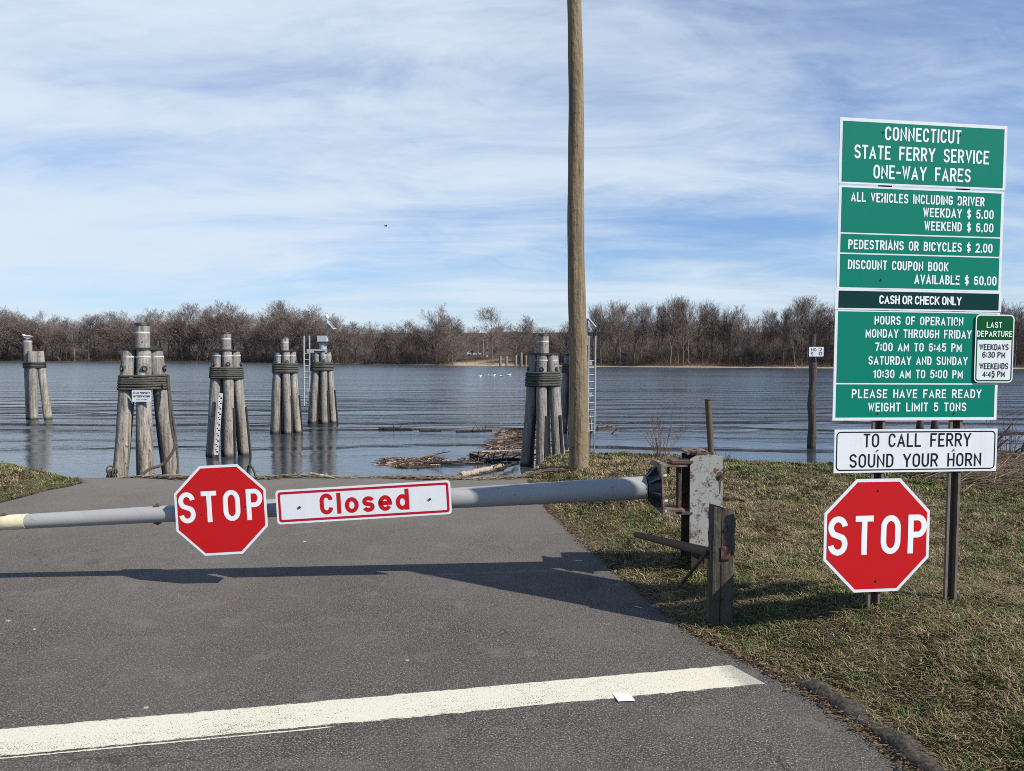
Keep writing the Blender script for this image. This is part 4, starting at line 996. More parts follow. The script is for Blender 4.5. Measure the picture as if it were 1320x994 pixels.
mb = MB(); mb.box(dl4(416.5, 440.8), (.66, .5, .03)); mb.build('lid_plate', M['dark'], bx)
mb = MB(); mb.tube([dl4(422, 440), dl4(421.5, 412)], .03, 8); mast = mb.build('lamp_mast', M['boxgrey'], d4)
mb = MB(); a = dl4(423.5, 415.5); b_ = dl4(431.5, 425); w = Vector((0, .28, 0)); th_ = Vector((.035, 0, .03))
mb.add([a - w, b_ - w, b_ + w, a + w, a - w + th_, b_ - w + th_, b_ + w + th_, a + w + th_], [(0, 1, 2, 3), (7, 6, 5, 4), (0, 4, 5, 1), (1, 5, 6, 2), (2, 6, 7, 3), (3, 7, 4, 0)]); mb.build('solar_panel', [M['strap']], mast)
mb = MB(); a2 = a + th_ * 1.15; b2_ = b_ + th_ * 1.15; w2 = w * .85; e = (b2_ - a2) * .08
mb.add([a2 + e - w2, b2_ - e - w2, b2_ - e + w2, a2 + e + w2], [(3, 2, 1, 0)]); mb.build('solar_cells', M['solar'], mast)
mb = MB(); c = dl4(421.5, 408); mb.tube([c + Vector((0, 0, z)) for z in (-.12, -.08, 0.0, .06, .10)], [.05, .085, .085, .06, .02], 14); mb.build('lantern', M['lampw'], mast)
X6 = d6.location.x
lx6 = (763.5 - CX) / F_PX * 30.8 - X6
ladder(d6, (lx6, -.1, 0), .28, at_depth(763, 560, 30.8).z - WATER, at_depth(763, 433, 30.8).z - WATER, 0.03, arms=((2.9, -.35), (1.6, -.3)))
def dl6(x, y): return at_depth(x, y, 31.0) - d6.location
mb = MB(); mb.tube([dl6(757, 445), dl6(757, 410)], .035, 8); mast6 = mb.build('lamp_mast', M['boxgrey'], d6)
mb = MB(); a = dl6(757.5, 411); b_ = dl6(767, 422)
mb.add([a - w, b_ - w, b_ + w, a + w, a - w + th_, b_ - w + th_, b_ + w + th_, a + w + th_], [(0, 1, 2, 3), (7, 6, 5, 4), (0, 4, 5, 1), (1, 5, 6, 2), (2, 6, 7, 3), (3, 7, 4, 0)]); mb.build('solar_panel', M['strap'], mast6)
mb = MB(); mb.tube([dl6(768.5, 442), dl6(768.5, 420)], .025, 6); mb.build('stay_rod', M['dark'], mast6)

# gauge board on the second dolphin
gb0, gb1 = at_depth(278.5, 586.5, 23.35), at_depth(284.5, 507, 23.5)
gz = thing('gauge_board', 'white striped depth gauge board on the pilings behind the gate stop sign', 'gauge', gb0)
mb = MB(); dvg = gb1 - gb0; hw = .06
mb.add([Vector((-hw, 0, 0)), Vector((hw, 0, 0)), dvg + Vector((hw, 0, 0)), dvg + Vector((-hw, 0, 0)), Vector((-hw, .03, 0)), Vector((hw, .03, 0)), dvg + Vector((hw, .03, 0)), dvg + Vector((-hw, .03, 0))], [(0, 1, 2, 3), (7, 6, 5, 4), (0, 4, 5, 1), (1, 5, 6, 2), (2, 6, 7, 3), (3, 7, 4, 0)])
mb.build('board', M['strap'], gz)
mb = MB()
for k in range(11):
    t = 0.04 + k * .087; c = dvg * t
    for (x0, x1, z0, z1) in ((0.004, hw, 0.0, .045), (-hw * .5, hw * .2, .075, .10)):
        mb.add([c + Vector((x0, -.003, z0)), c + Vector((x1, -.003, z0)), c + Vector((x1, -.003, z1)), c + Vector((x0, -.003, z1))], [(0, 1, 2, 3)])
mb.build('graduations', M['black'], gz)

# notice on the first dolphin
def small_notice(name, label, c, w, h, lines, theta, bend=0, tcol='black', tb_=None):
    fr = sign_frame(c, theta, tb_ or 0); t = thing(name, label, 'sign', c); l = local(fr, c)
    mb = MB(); mb.prism(rrect(-w / 2, -h / 2, w / 2, h / 2, .02, 3), l, -.004, 0, 0, 1); mb.build('panel', [M['white'], M['edge']], t)
    mb = MB()
    for (s, u0, u1, v, hh) in lines: text_mb(mb, s, l, u0 * w, u1 * w, v * h - hh * h / 2, hh * h, th=.18, gap=.14, space=.4, lift=.0014); mb.build('lettering', M[tcol], t); mb = MB()
    return t
nc = at_depth(182.5, 510.5, 16.42)
small_notice('notice_sign', 'white notice with three lines of dark lettering on the nearest left dolphin', nc, .435, .255,
             [('STATE PROPERTY', -.44, .44, .26, .19), ('NO TRESPASSING', -.44, .44, -.03, .19), ('VIOLATORS', -.3, .3, -.31, .11)], R(-2))

# hawser hanging down the right side of the first dolphin, with a loop over the shore
def rope_obj(name, label, pts, r, mat):
    P = [Vector(p) for p in pts]; q = []
    for i in range(len(P) - 1):
        p0 = P[max(i - 1, 0)]; p1 = P[i]; p2 = P[i + 1]; p3 = P[min(i + 2, len(P) - 1)]
        for t in np.linspace(0, 1, 9)[:-1]:
            q.append(0.5 * ((2 * p1) + (p2 - p0) * t + (2 * p0 - 5 * p1 + 4 * p2 - p3) * t * t + (3 * p1 - p0 - 3 * p2 + p3) * t ** 3))
    q.append(P[-1]); mb = MB(); o = P[0]; mb.tube([v - o for v in q], r, 8)
    t = mb.build(name, M[mat]); t.location = o; return t
tag(rope_obj('mooring_rope', None, [at_depth(*a) for a in ((216, 487, 16.6), (218, 510, 16.5), (220, 540, 16.4), (223, 560, 16.3), (225.5, 575, 16.2), (218, 590, 16.1), (207, 600, 16.0), (194, 604, 15.6), (184, 612, 14.9), (184.5, 618, 14.0), (192, 622, 13.2), (205, 622.5, 12.6), (222, 621, 12.4), (232, 618.5, 12.4), (246, 619.5, 12.3))], .032, 'ropebrown'), 'dark brown rope hanging down the nearest left dolphin and looping at its foot', 'rope')
tag(rope_obj('mooring_rope', None, [at_depth(*a) for a in ((217, 484, 16.7), (220.5, 520, 16.5), (226, 560, 16.3), (228, 580, 16.2), (229.5, 600, 16.0), (228, 613, 15.6))], .026, 'ropebrown'), 'thinner dark rope running straight down the right edge of the nearest left dolphin', 'rope')
tag(rope_obj('mooring_rope', None, [at_depth(*a) for a in ((319, 610, 12.3), (320.5, 601, 12.2), (324.5, 602, 12.15), (328, 609, 12.1), (331, 619, 12.0))], .018, 'ropebrown'), 'short stiff loop of rope standing up behind the gate stop sign', 'rope')
# snarl of rope at the dolphin foot
mb = MB(); kc = at_depth(143, 612, 12.6)
for k in range(9):
    a = random.uniform(0, 6); t1 = Vector((math.cos(a), 0, math.sin(a))); t2_ = Vector((random.uniform(-.4, .4), .9, random.uniform(-.4, .4))).normalized(); rr = random.uniform(.04, .085); oc = Vector((random.uniform(-.04, .06), 0, random.uniform(-.08, .09)))
    nrm = t1.cross(t2_).normalized(); e2_ = nrm.cross(t1)
    mb.tube([oc + t1 * rr * math.cos(R(20 * j)) + e2_ * rr * math.sin(R(20 * j)) for j in range(18)], .013, 6, closed=True)
tag(mb.build('rope_coil', M['ropebrown']), 'tangled knot of brown rope beside the foot of the nearest left dolphin', 'rope').location = kc

# lone post with a tin sign
lp = at_z(1046, 578, WATER)
lpt = thing('channel_post', 'lone dark crooked post standing in the water left of the fare sign', 'post', lp)
tpl = at_depth(1048, 431, lp.y) - lp; mb = MB(); zs = np.linspace(-1.2, tpl.z, 18)
mb.tube([Vector((tpl.x * z / tpl.z + .02 * math.sin(z * 3), .02 * math.cos(z * 2), z)) for z in zs], [.145 + .015 * math.sin(z * 5) - .008 * z for z in zs], 14); mb.build('post', M['piledark'], lpt)
nc = at_depth(1052.3, 453.4, lp.y - .22)
small_notice('tin_sign', 'little battered white sign with broken black letters on the lone water post', nc, .50, .33, [('NO', -.36, .0, .2, .34), ('S', -.36, -.2, -.22, .34), ('D', .2, .40, -.2, .36), ('2', .2, .38, .22, .34)], 0)

# ------------------------------------------------------------------ driftwood and flotsam
def log_thing(name, label, pa, pb, r0, r1, mat, group=None, stubs=2):
    pa, pb = Vector(pa), Vector(pb); t = thing(name, label, 'driftwood', pa, group=group)
    mb = MB(); n = 9; L = (pb - pa).length; sd = Vector((-(pb - pa).y, (pb - pa).x, 0)).normalized()
    mb.tube([(pb - pa) * k / n + sd * L * .02 * math.sin(k * 1.9) for k in range(n + 1)], [r0 + (r1 - r0) * k / n + .12 * r0 * math.sin(k * 2.7) for k in range(n + 1)], 9); tr = mb.build('trunk', M[mat], t)
    mb = MB()
    for k in range(stubs):
        f = random.uniform(.15, .95); c = (pb - pa) * f; d = (sd * random.uniform(-1, 1) + Vector((0, 0, random.uniform(.2, .9))) + (pb - pa).normalized() * random.uniform(-.3, .7)).normalized()
        l = L * random.uniform(.08, .2); mb.tube([c, c + d * l * .5 + sd * .03, c + d * l], [r1 * .6, r1 * .4, r1 * .15], 6)
    if stubs: mb.build('branch', M[mat], t)
    return t
W = lambda x, y: at_z(x, y, WATER + .03)
log_thing('floating_log', 'dark log with a stub afloat, leftmost in the open water beyond the closed plate', W(488, 553), W(532, 553.5), .10, .05, 'driftdark', stubs=3)
log_thing('floating_log', 'short dark log afloat right of the one with a stub', W(541, 555.5), W(569, 555), .08, .04, 'driftdark', stubs=1)
log_thing('floating_branch', 'forked dark branch floating before the dolphin left of the tall pole', W(588, 556.5), W(634, 554.5), .05, .04, 'driftdark', stubs=6)
log_thing('drift_log', 'pale barkless log lying at the water edge below the flotsam', at_z(593, 613, WATER + .08), at_z(647, 600, WATER + .08), .085, .06, 'driftpale', stubs=1)
log_thing('drift_branch', 'dark snapped branch lying at the upper end of the pale log', at_z(642, 606, WATER + .1), at_z(666, 596, WATER + .1), .05, .04, 'driftdark', stubs=4)
log_thing('drift_branch', 'long thin dark branch bridging the two rafts of flotsam', at_z(556, 597, WATER + .06), at_z(668, 592, WATER + .06), .04, .05, 'driftdark', stubs=6)
log_thing('drift_branch', 'thin branch floating just below the round raft of flotsam', at_z(560, 596, WATER + .04), at_z(623, 596.5, WATER + .04), .035, .03, 'drift', stubs=4)
log_thing('drift_branch', 'arched dark branch rising from the flotsam by the dolphin', at_z(606, 586, WATER + .05), at_z(637, 596, WATER + .05), .04, .03, 'driftdark', stubs=6)
log_thing('floating_branch', 'bare forked branch floating right of the tall pole', W(770, 551), W(797, 547.5), .05, .03, 'drift', stubs=6)
log_thing('floating_branch', 'broken end of a branch poking out of the water right of the pole', W(789, 559), at_z(797, 551, WATER + .2), .03, .02, 'driftdark', stubs=2)

def flotsam(name, poly, count, zlift, seed, size=(0.12, 0.8), dark=.58):
    r = random.Random(seed); V = []; Fc = []; C = []
    ctr = Vector((sum(p[0] for p in poly) / len(poly), sum(p[1] for p in poly) / len(poly), 0))
    def inside(x, y):
        c = False; j = len(poly) - 1
        for i in range(len(poly)):
            xi, yi = poly[i][:2]; xj, yj = poly[j][:2]
            if (yi > y) != (yj > y) and x < (xj - xi) * (y - yi) / (yj - yi) + xi: c = not c
            j = i
        return c
    xs_ = [p[0] for p in poly]; ys_ = [p[1] for p in poly]; n = 0; tries = 0
    while n < count and tries < count * 30:
        tries += 1
        x, y = r.uniform(min(xs_), max(xs_)), r.uniform(min(ys_), max(ys_))
        if not inside(x + r.gauss(0, .12), y + r.gauss(0, .35)) or float(vn(x, y, 1.1, seed + 60)) < .40: continue
        n += 1; a = r.gauss(0.15, 1.1); l = r.uniform(*size) * (r.random() ** 2.2 + .16); w = r.uniform(.003, .010) + (.016 if r.random() < .05 else 0)
        d = Vector((math.cos(a), math.sin(a), r.uniform(-.10, .12))); s = Vector((-math.sin(a), math.cos(a), 0)); z = Vector((0, 0, 1))
        c = Vector((x, y, WATER + zlift * r.random()))
        q = [c - d * l / 2 - s * w, c - d * l / 2 + s * w, c - d * l / 2 + z * w * 1.6, c + d * l / 2 - s * w * .6, c + d * l / 2 + s * w * .6, c + d * l / 2 + z * w]
        o = len(V); V += q; Fc += [(o, o + 3, o + 5, o + 2), (o + 2, o + 5, o + 4, o + 1), (o + 1, o + 4, o + 3, o)]
        k = r.random(); base = ((.05, .034, .026) if k < dark else (.115, .070, .05) if k < .82 else (.33, .23, .155) if k < .965 else (.5, .44, .37))
        b_ = r.uniform(.7, 1.25); C += [tuple(v * b_ for v in base)] * 6
    ob = np_mesh(name, [tuple(v) for v in V], [i for f in Fc for i in f], [4] * len(Fc), M['litter'], C)
    return tag(ob, kind='stuff')
pw_ = lambda pts: [tuple(at_z(x, y, WATER)) for x, y in pts]
flotsam('flotsam', pw_(((491, 596), (500, 591), (530, 589.5), (556, 589), (562, 596), (555, 602), (520, 603.5), (500, 602))), 2400, .03, 1)
flotsam('flotsam', pw_(((600, 594), (615, 583), (638, 572), (645, 560), (655, 554), (690, 553), (700, 580), (690, 596), (640, 596))), 4600, .035, 2, (.1, 1.0))
flotsam('flotsam', pw_(((556, 592), (600, 590), (612, 594), (600, 597), (560, 597))), 420, .04, 3, (.2, 1.0), .7)
for k in range(16):
    ax_, ay_ = random.choice([(505, 597), (530, 594), (548, 598), (625, 584), (640, 577), (660, 566), (650, 590), (675, 585), (615, 592), (585, 594), (668, 572), (636, 588)])
    a = W(ax_ + random.uniform(-8, 8), ay_ + random.uniform(-2, 2)); th = random.gauss(.2, .6); l = random.uniform(.7, 2.0)
    log_thing('drift_branch', 'bare crooked branch caught in the flotsam left of the tall pole', a, a + Vector((math.cos(th) * l, math.sin(th) * l, random.uniform(0, .12))), random.uniform(.018, .04), .012, random.choice(['driftdark', 'drift', 'driftdark', 'driftpale']), 'branches caught in the flotsam', stubs=4)
# wrack line along the top of the ramp
def wrack():
    r = random.Random(5); V = []; Fc = []; C = []
    for k in range(5200):
        x = r.uniform(-6.3, 0.9); y = 11.98 + r.gauss(0, .10) + .12 * math.sin(x * 1.7) + .05 * math.sin(x * 5)
        if -4.7 < x < -3.0 and r.random() < .5: y += .05
        a = r.gauss(.05, .45); l = r.uniform(.03, .22) * (2.2 if r.random() < .06 else 1); w = r.uniform(.004, .014)
        z0 = float(ground_z(x, y)) + .012 + r.random() * .022 * (1 + math.sin(x * 3.1))
        d = Vector((math.cos(a), math.sin(a), r.uniform(-.12, .12))); s = Vector((-math.sin(a), math.cos(a), 0)); c = Vector((x, y, z0))
        o = len(V); V += [c - d * l / 2 - s * w, c - d * l / 2 + s * w, c + d * l / 2 + s * w * .5 + Vector((0, 0, w)), c + d * l / 2 - s * w * .5 + Vector((0, 0, w))]; Fc.append((o, o + 1, o + 2, o + 3))
        b_ = r.uniform(.6, 1.2); base = (.36, .29, .20) if r.random() < .55 else (.12, .085, .055); C += [tuple(v * b_ for v in base)] * 4
    tag(np_mesh('wrack_line', [tuple(v) for v in V], [i for f in Fc for i in f], [4] * len(Fc), M['litter'], C), kind='stuff')
wrack()
log_thing('drift_stick', 'bent tan stick lying on the wrack line above the closed plate', at_depth(400, 610, 12.0), at_depth(440, 617.5, 11.95), .018, .02, 'driftpale', stubs=2)
log_thing('drift_stick', 'pale bleached stick end lying on the left road edge beside the grass', at_depth(112, 621.5, 11.8), at_depth(123, 622.5, 11.7), .03, .025, 'driftpale', stubs=0)

# fallen trunk, broken stubs and brush on the right-hand bank
lg = thing('fallen_trunk', 'thick dark fallen trunk lying on the bank right of the fare sign', 'driftwood', at_depth(1345, 600, 12.6))
mb = MB(); pa, pb = Vector((0, 0, 0)), at_depth(1268, 589, 13.0) - lg.location; pc_ = at_depth(1500, 602, 12.3) - lg.location
mb.tube([pc_, pa.lerp(pc_, .5), pa, pa.lerp(pb, .35), pa.lerp(pb, .7), pb, pb.lerp(pa, -.25)], [.24, .22, .2, .18, .16, .13, .08], 14); tr = mb.build('trunk', M['driftdark'], lg)
mb = MB()
for k in range(7):
    c = pa.lerp(pb, random.uniform(0, 1.1)); d = Vector((random.uniform(-.6, .5), random.uniform(-.4, .4), random.uniform(.3, 1))).normalized(); l = random.uniform(.3, .9)
    mb.tube([c, c + d * l * .5, c + d * l + Vector((.1, 0, 0))], [.04, .025, .008], 6)
mb.build('branch', M['driftdark'], lg)
for j, (x0, x1, lab) in enumerate(((1179, 1192, 'left one of two dark piling stumps seen through the gap under the fare sign'), (1197, 1212, 'right one of two dark piling stumps seen through the gap under the fare sign'))):
    c = at_z((x0 + x1) / 2, 553, WATER); t = thing('piling_stump', lab, 'stump', c); mb = MB()
    hh = at_depth((x0 + x1) / 2, 541.5, c.y).z - WATER
    mb.tube([(0, 0, -1), (0, 0, 0), (.02, 0, hh * .6), (.0, 0, hh)], [.17, .16, .15, .12], 10); mb.build('stump', M['piledark'], t)

def shrub(name, label, base, h, n, spread, seed, col=None, group=None):
    r = random.Random(seed); t = thing(name, label, 'shrub', base, group=group); mb = MB(); m2 = MB()
    for k in range(n):
        a = r.uniform(0, 6.3); ln_ = h * r.uniform(.45, 1); tl = r.uniform(.05, spread)
        d = Vector((math.cos(a) * tl, math.sin(a) * tl, 1)).normalized(); p0 = Vector((math.cos(a) * .05, math.sin(a) * .05, -.05)); bow = Vector((math.cos(a), math.sin(a), 0)) * ln_ * r.uniform(0, .15)
        P = [p0 + d * ln_ * s + bow * s * s for s in (0, .35, .7, 1)]
        mb.tube(P, [.007, .005, .0035, .0018], 4)
        for q in range(r.randint(2, 6)):
            f = r.uniform(.25, .95); c = p0 + d * ln_ * f + bow * f * f; b_ = Vector((r.uniform(-1, 1), r.uniform(-1, 1), r.uniform(.4, 1.4))).normalized(); l = ln_ * r.uniform(.08, .28)
            m2.tube([c, c + b_ * l * .6, c + b_ * l + Vector((0, 0, .02))], [.004, .003, .0015], 4)
    mb.build('stems', M['twigred'], t); m2.build('twigs', M['twigred'], t); return t
M['twigred'] = bark('shrub_twigs', (0.11, 0.065, 0.045), (0.20, 0.135, 0.10))
def gpos(x, y, D, dz=0):
    p = at_depth(x, y, D); p.z = float(ground_z(p.x, p.y)) + dz; return p
shrub('bare_shrub', 'leafless reddish sapling shrub on the grass crest above the gate hinge', gpos(853, 592, 12.9), 0.95, 15, .9, 3)
shrub('bare_shrub', 'leafless shrub at the right edge of the picture behind the fallen trunk', gpos(1302, 585, 12.3), 1.15, 16, .9, 4)
shrub('bare_shrub', 'small leafless shrub between the fare sign and the fallen trunk', gpos(1268, 590, 12.2), .85, 12, 1.1, 5)
shrub('bare_shrub', 'low leafless twigs poking up from the grass behind the leaning pipe', gpos(935, 590, 12.6), .28, 8, .9, 6)
def brushpile():
    # tangle of dead stalks and litter on the bank behind the sign
    r = random.Random(9); V = []; Fc = []; C = []
    for k in range(7000):
        x = r.uniform(5.9, 12.5); y = 10.9 + r.gauss(.3, .75) + .05 * (x - 6)
        z0 = float(ground_z(x, y)); a = r.uniform(-.9, .9); l = r.uniform(.1, .55); w = r.uniform(.004, .013)
        d = Vector((math.cos(a), math.sin(a), r.uniform(-.15, .45))); s = Vector((-math.sin(a), math.cos(a), 0)); c = Vector((x, y, z0 + .02 + .16 * r.random() ** 2))
        o = len(V); V += [c - d * l / 2 - s * w, c - d * l / 2 + s * w, c + d * l / 2 + s * w * .4 + Vector((0, 0, w)), c + d * l / 2 - s * w * .4 + Vector((0, 0, w))]; Fc.append((o, o + 1, o + 2, o + 3))
        b_ = r.uniform(.6, 1.3); base = (.26, .20, .13) if r.random() < .3 else (.11, .075, .048); C += [tuple(v * b_ for v in base)] * 4
    tag(np_mesh('dead_brush', [tuple(v) for v in V], [i for f in Fc for i in f], [4] * len(Fc), M['litter'], C), kind='stuff')
brushpile()

# ------------------------------------------------------------------ grass
def scatter(n, xlo, xhi, ylo, yhi, dens):
    X = rng.uniform(xlo, xhi, n); Y = rng.uniform(ylo, yhi, n); k = rng.random(n) < dens(X, Y); return X[k], Y[k]
def grass():
    PX, PY, WS = [], [], []
    def band(y0, y1, per, wscale, left=False):
        x0, x1 = (-13.5, -5.5) if left else (0.0, min(0.70 * y1 + 1.2, 12.5))
        n = int(per * (x1 - x0) * (y1 - y0)); X = rng.uniform(x0, x1, n); Y = rng.uniform(y0, y1, n)
        if left: e = xl(Y) - X; fr_ = np.abs(X) < 0.70 * Y + 1.0
        else: e = X - xr(Y) - np.where(Y < 4.7, 0.10, 0.02); fr_ = X < 0.70 * Y + 1.0
        p = np.clip((e + 0.03 * rng.standard_normal(n)) / 0.16, 0, 1) * fr_
        cl = vn(X, Y, 1.7, 21) * .5 + vn(X, Y, 6.0, 22) * .5
        p = p * np.clip(.10 + 2.3 * (cl - .24), .06, 1)
        if not left: p = p * (1 - .8 * smooth((X - 6.2) / .8) * smooth((Y - 10.6) / .6))
        k = rng.random(n) < p; PX.append(X[k]); PY.append(Y[k]); WS.append(np.full(k.sum(), wscale))
    band(2.2, 4.2, 13000, 0.95); band(4.2, 6.2, 10500, 1.05); band(6.2, 9, 4600, 1.5); band(9, 12, 3000, 2.1); band(12, 15.2, 2200, 2.6)
    band(9, 12, 2600, 2.1, True); band(12, 14.8, 1800, 2.6, True)
    n_live = sum(len(q) for q in PX)
    def thatch(y0, y1, per, wscale, left=False):       # dead straw lying flat between the tufts
        x0, x1 = (-13.5, -5.5) if left else (0.0, min(0.70 * y1 + 1.2, 12.5))
        n = int(per * (x1 - x0) * (y1 - y0)); X = rng.uniform(x0, x1, n); Y = rng.uniform(y0, y1, n)
        e = (xl(Y) - X) if left else X - xr(Y) - np.where(Y < 4.7, 0.10, 0.0)
        k = (e + 0.04 * rng.standard_normal(n) > 0.01) & (np.abs(X) < 0.70 * Y + 1.0); PX.append(X[k]); PY.append(Y[k]); WS.append(np.full(k.sum(), wscale))
    thatch(2.2, 4.2, 3000, 0.7); thatch(4.2, 6.2, 2400, 0.8); thatch(6.2, 9, 1100, 1.2); thatch(9, 14, 350, 1.8); thatch(9, 14, 300, 1.8, True)
    X = np.concatenate(PX); Y = np.concatenate(PY); ws = np.concatenate(WS); n = len(X); flat = np.arange(n) >= n_live
    Z = ground_z(X, Y)
    gn = .375 + 1.5 * (vn(X, Y, 0.8, 31) * .4 + vn(X, Y, 2.4, 32) * .35 + vn(X, Y, 10, 33) * .25 - .44)
    green = rng.random(n) < np.clip((gn - .25) * 2.3 + .06, .08, .74)
    green &= ~flat
    tall = vn(X, Y, 5.0, 34)
    h = np.where(green, rng.uniform(.025, .06, n), rng.uniform(.03, .085, n)) * (.5 + .65 * tall) * (1 + .25 * (ws > 1.4))
    lean = np.where(green, rng.uniform(.2, 1.0, n), rng.uniform(.6, 2.2, n))
    lean = np.where(flat, rng.uniform(2.5, 9, n), lean); h = np.where(flat, rng.uniform(.03, .11, n), h)
    # tufts lie the same way
    ang = vn(X, Y, 6.0, 35) * 9 + rng.normal(0, .9, n)
    dx, dy = np.cos(ang), np.sin(ang); sx, sy = -dy, dx
    wd = rng.uniform(.0016, .0034, n) * ws
    L = h / np.sqrt(1 + lean ** 2) ; H = L ; Hor = L * lean
    ang = np.where(flat, rng.uniform(0, 6.28, n), ang); dx, dy = np.cos(ang), np.sin(ang); sx, sy = -dy, dx
    b = np.stack([X, Y, Z - .004 + np.where(flat, rng.uniform(.006, .02, n), 0)], -1); s = np.stack([sx * wd, sy * wd, np.zeros(n)], -1)
    mid = b + np.stack([dx * Hor * .35, dy * Hor * .35, H * .72], -1)
    curl = rng.uniform(-.25, .1, n)
    tip = b + np.stack([dx * Hor * 1.15, dy * Hor * 1.15, H * (1 + curl)], -1)
    V = np.stack([b - s, b + s, mid - s * .8, mid + s * .8, tip], 1).reshape(-1, 3)
    i = np.arange(n) * 5
    quads = np.stack([i, i + 1, i + 3, i + 2], -1); tris = np.stack([i + 2, i + 3, i + 4], -1)
    loops = np.concatenate([quads.ravel(), tris.ravel()]); cnt = np.concatenate([np.full(n, 4), np.full(n, 3)])
    tan = np.array([.38, .305, .175]); tan2 = np.array([.15, .105, .058]); gr = np.array([.125, .165, .045]); gr2 = np.array([.052, .088, .024])
    m1 = rng.random(n)[:, None] ** 1.7; t = rng.uniform(.65, 1.3, n)[:, None]
    c = np.where(green[:, None], gr * m1 + gr2 * (1 - m1), tan * m1 + tan2 * (1 - m1)) * t
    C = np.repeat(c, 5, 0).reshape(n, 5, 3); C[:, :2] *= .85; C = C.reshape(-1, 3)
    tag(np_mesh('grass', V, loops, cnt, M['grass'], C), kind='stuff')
    return n
NG = grass()
def leaf_litter(edge, sgn, ya, yb, n):
    Y = rng.uniform(ya, yb, n); off = np.abs(rng.normal(0, .05, n)) * rng.choice([-.6, 1, 1], n) + .015
    X = edge(Y) + off * sgn; Z = np.maximum(ground_z(X, Y), 0.006) + rng.uniform(.006, .03, n)
    a = rng.uniform(0, 6.28, n); l = rng.uniform(.004, .014, n) * np.where(rng.random(n) < .12, 2.4, 1); w = l * rng.uniform(.12, .5, n)
    d = np.stack([np.cos(a) * l, np.sin(a) * l, rng.uniform(-.3, .3, n) * l], -1); s = np.stack([-np.sin(a) * w, np.cos(a) * w, rng.uniform(-.3, .3, n) * w], -1); c = np.stack([X, Y, Z], -1)
    V = np.stack([c - d, c - s, c + d, c + s], 1).reshape(-1, 3); f = np.arange(n * 4)
    base = np.array([[.12, .07, .04], [.15, .10, .06], [.04, .03, .02], [.20, .155, .095]])[rng.integers(0, 4, n)] * rng.uniform(.7, 1.2, n)[:, None]
    tag(np_mesh('leaf_litter', V, f, np.full(n, 4), M['litter'], np.repeat(base, 4, 0)), kind='stuff')
leaf_litter(xr, 1, 2.4, 11.6, 9000); leaf_litter(xl, -1, 9.0, 11.7, 2500)
# scrap of paper on the stop line and a few pale chips on the asphalt
c = at_z(804, 898, .02); mb = MB()
q = [at_z(x, y, .0) - at_z(804, 898, 0) for x, y in ((790, 893.5), (811, 892.5), (818.5, 902), (797, 903.5))]
mb.add([v + Vector((0, 0, .001 + .003 * (i % 2))) for i, v in enumerate(q)] + [v + Vector((0, 0, .000 + .003 * (i % 2))) for i, v in enumerate(q)], [(0, 3, 2, 1), (4, 5, 6, 7)] + [(i, (i + 1) % 4, 4 + (i + 1) % 4, 4 + i) for i in range(4)])
tag(mb.build('paper_scrap', M['paper']), 'small white paper scrap lying on the edge of the painted stop line', 'paper').location = (c.x, c.y, .0145)
for j, (x, y) in enumerate(((524, 851), (188, 912), (10, 800), (44, 811), (392, 698))):
    c = at_z(x, y, .01); mb = MB(); s = random.uniform(.008, .016)
    P = [Vector((s * 1.4 * math.cos(R(60 * k)) * random.uniform(.7, 1.2), s * math.sin(R(60 * k)) * random.uniform(.7, 1.2), 0)) for k in range(6)]
    mb.add(P + [v * .7 + Vector((0, 0, .008)) for v in P], [tuple(range(6, 12))] + [(i, (i + 1) % 6, 6 + (i + 1) % 6, 6 + i) for i in range(6)])
    tag(mb.build('pale_chip', M['driftpale']), ('tiny pale chip on the asphalt above the middle of the stop line', 'tiny pale chip touching the upper edge of the stop line on the left', 'tiny pale chip near the left edge of the road', 'tiny pale chip just right of another near the left road edge', 'tiny pale chip on the road below the left end of the closed plate')[j], 'debris').location = (c.x, c.y, .008)

# ------------------------------------------------------------------ gulls
def gull(base, yaw, label, floating=False, group=None, s=1.0, first=None):
    t = thing('gull', label, 'bird', base, (0, 0, yaw), group)
    mb = MB(); lift = -.03 if floating else .09
    xs_ = [-.22, -.17, -.08, .02, .10, .15, .19, .23, .26]; zz = [.075, .075, .07, .07, .09, .125, .16, .165, .155]; rr = [.008, .035, .07, .085, .075, .05, .045, .035, .008]
    mb.tube([(x * s, 0, (z + lift) * s) for x, z in zip(xs_, zz)], [r * s for r in rr], 12); mb.build('body', M['gullwhite'], t)
    mb = MB()
    for sg in (-1, 1): mb.tube([(.08 * s, .06 * sg * s, (.10 + lift) * s), (-.05 * s, .075 * sg * s, (.10 + lift) * s), (-.27 * s, .02 * sg * s, (.085 + lift) * s)], [.03 * s, .045 * s, .006 * s], 8)
    mb.build('wings', M['gullgrey'], t)
    mb = MB(); mb.tube([(.25 * s, 0, (.157 + lift) * s), (.31 * s, 0, (.147 + lift) * s)], [.012 * s, .003 * s], 6); mb.build('beak', M['cream'], t)
    if not floating:
        mb = MB()
        for sg in (-1, 1): mb.tube([(0.01, .03 * sg, .10), (0.02, .03 * sg, 0)], .008, 6)
        mb.build('legs', M['cream'], t)
    return t
gull(d7.location + Vector((-.33, 0, 3.952)), R(172), 'white gull standing on the tallest piling of the far left cluster', s=1.15)
for j, (x, y) in enumerate(((618, 486), (631.5, 485), (636, 484.8), (647, 486), (656, 484))):
    gull(at_z(x, y, WATER), R(20 + 140 * (j % 2)), 'white gull floating far out on the river between the flotsam and the far landing', True, 'gulls resting on the river', 1.5)
bd_ = at_depth(497.5, 291.5, 60)
bt = thing('flying_bird', 'tiny dark bird flying in the cloudy sky', 'bird', bd_, (0, 0, .6))
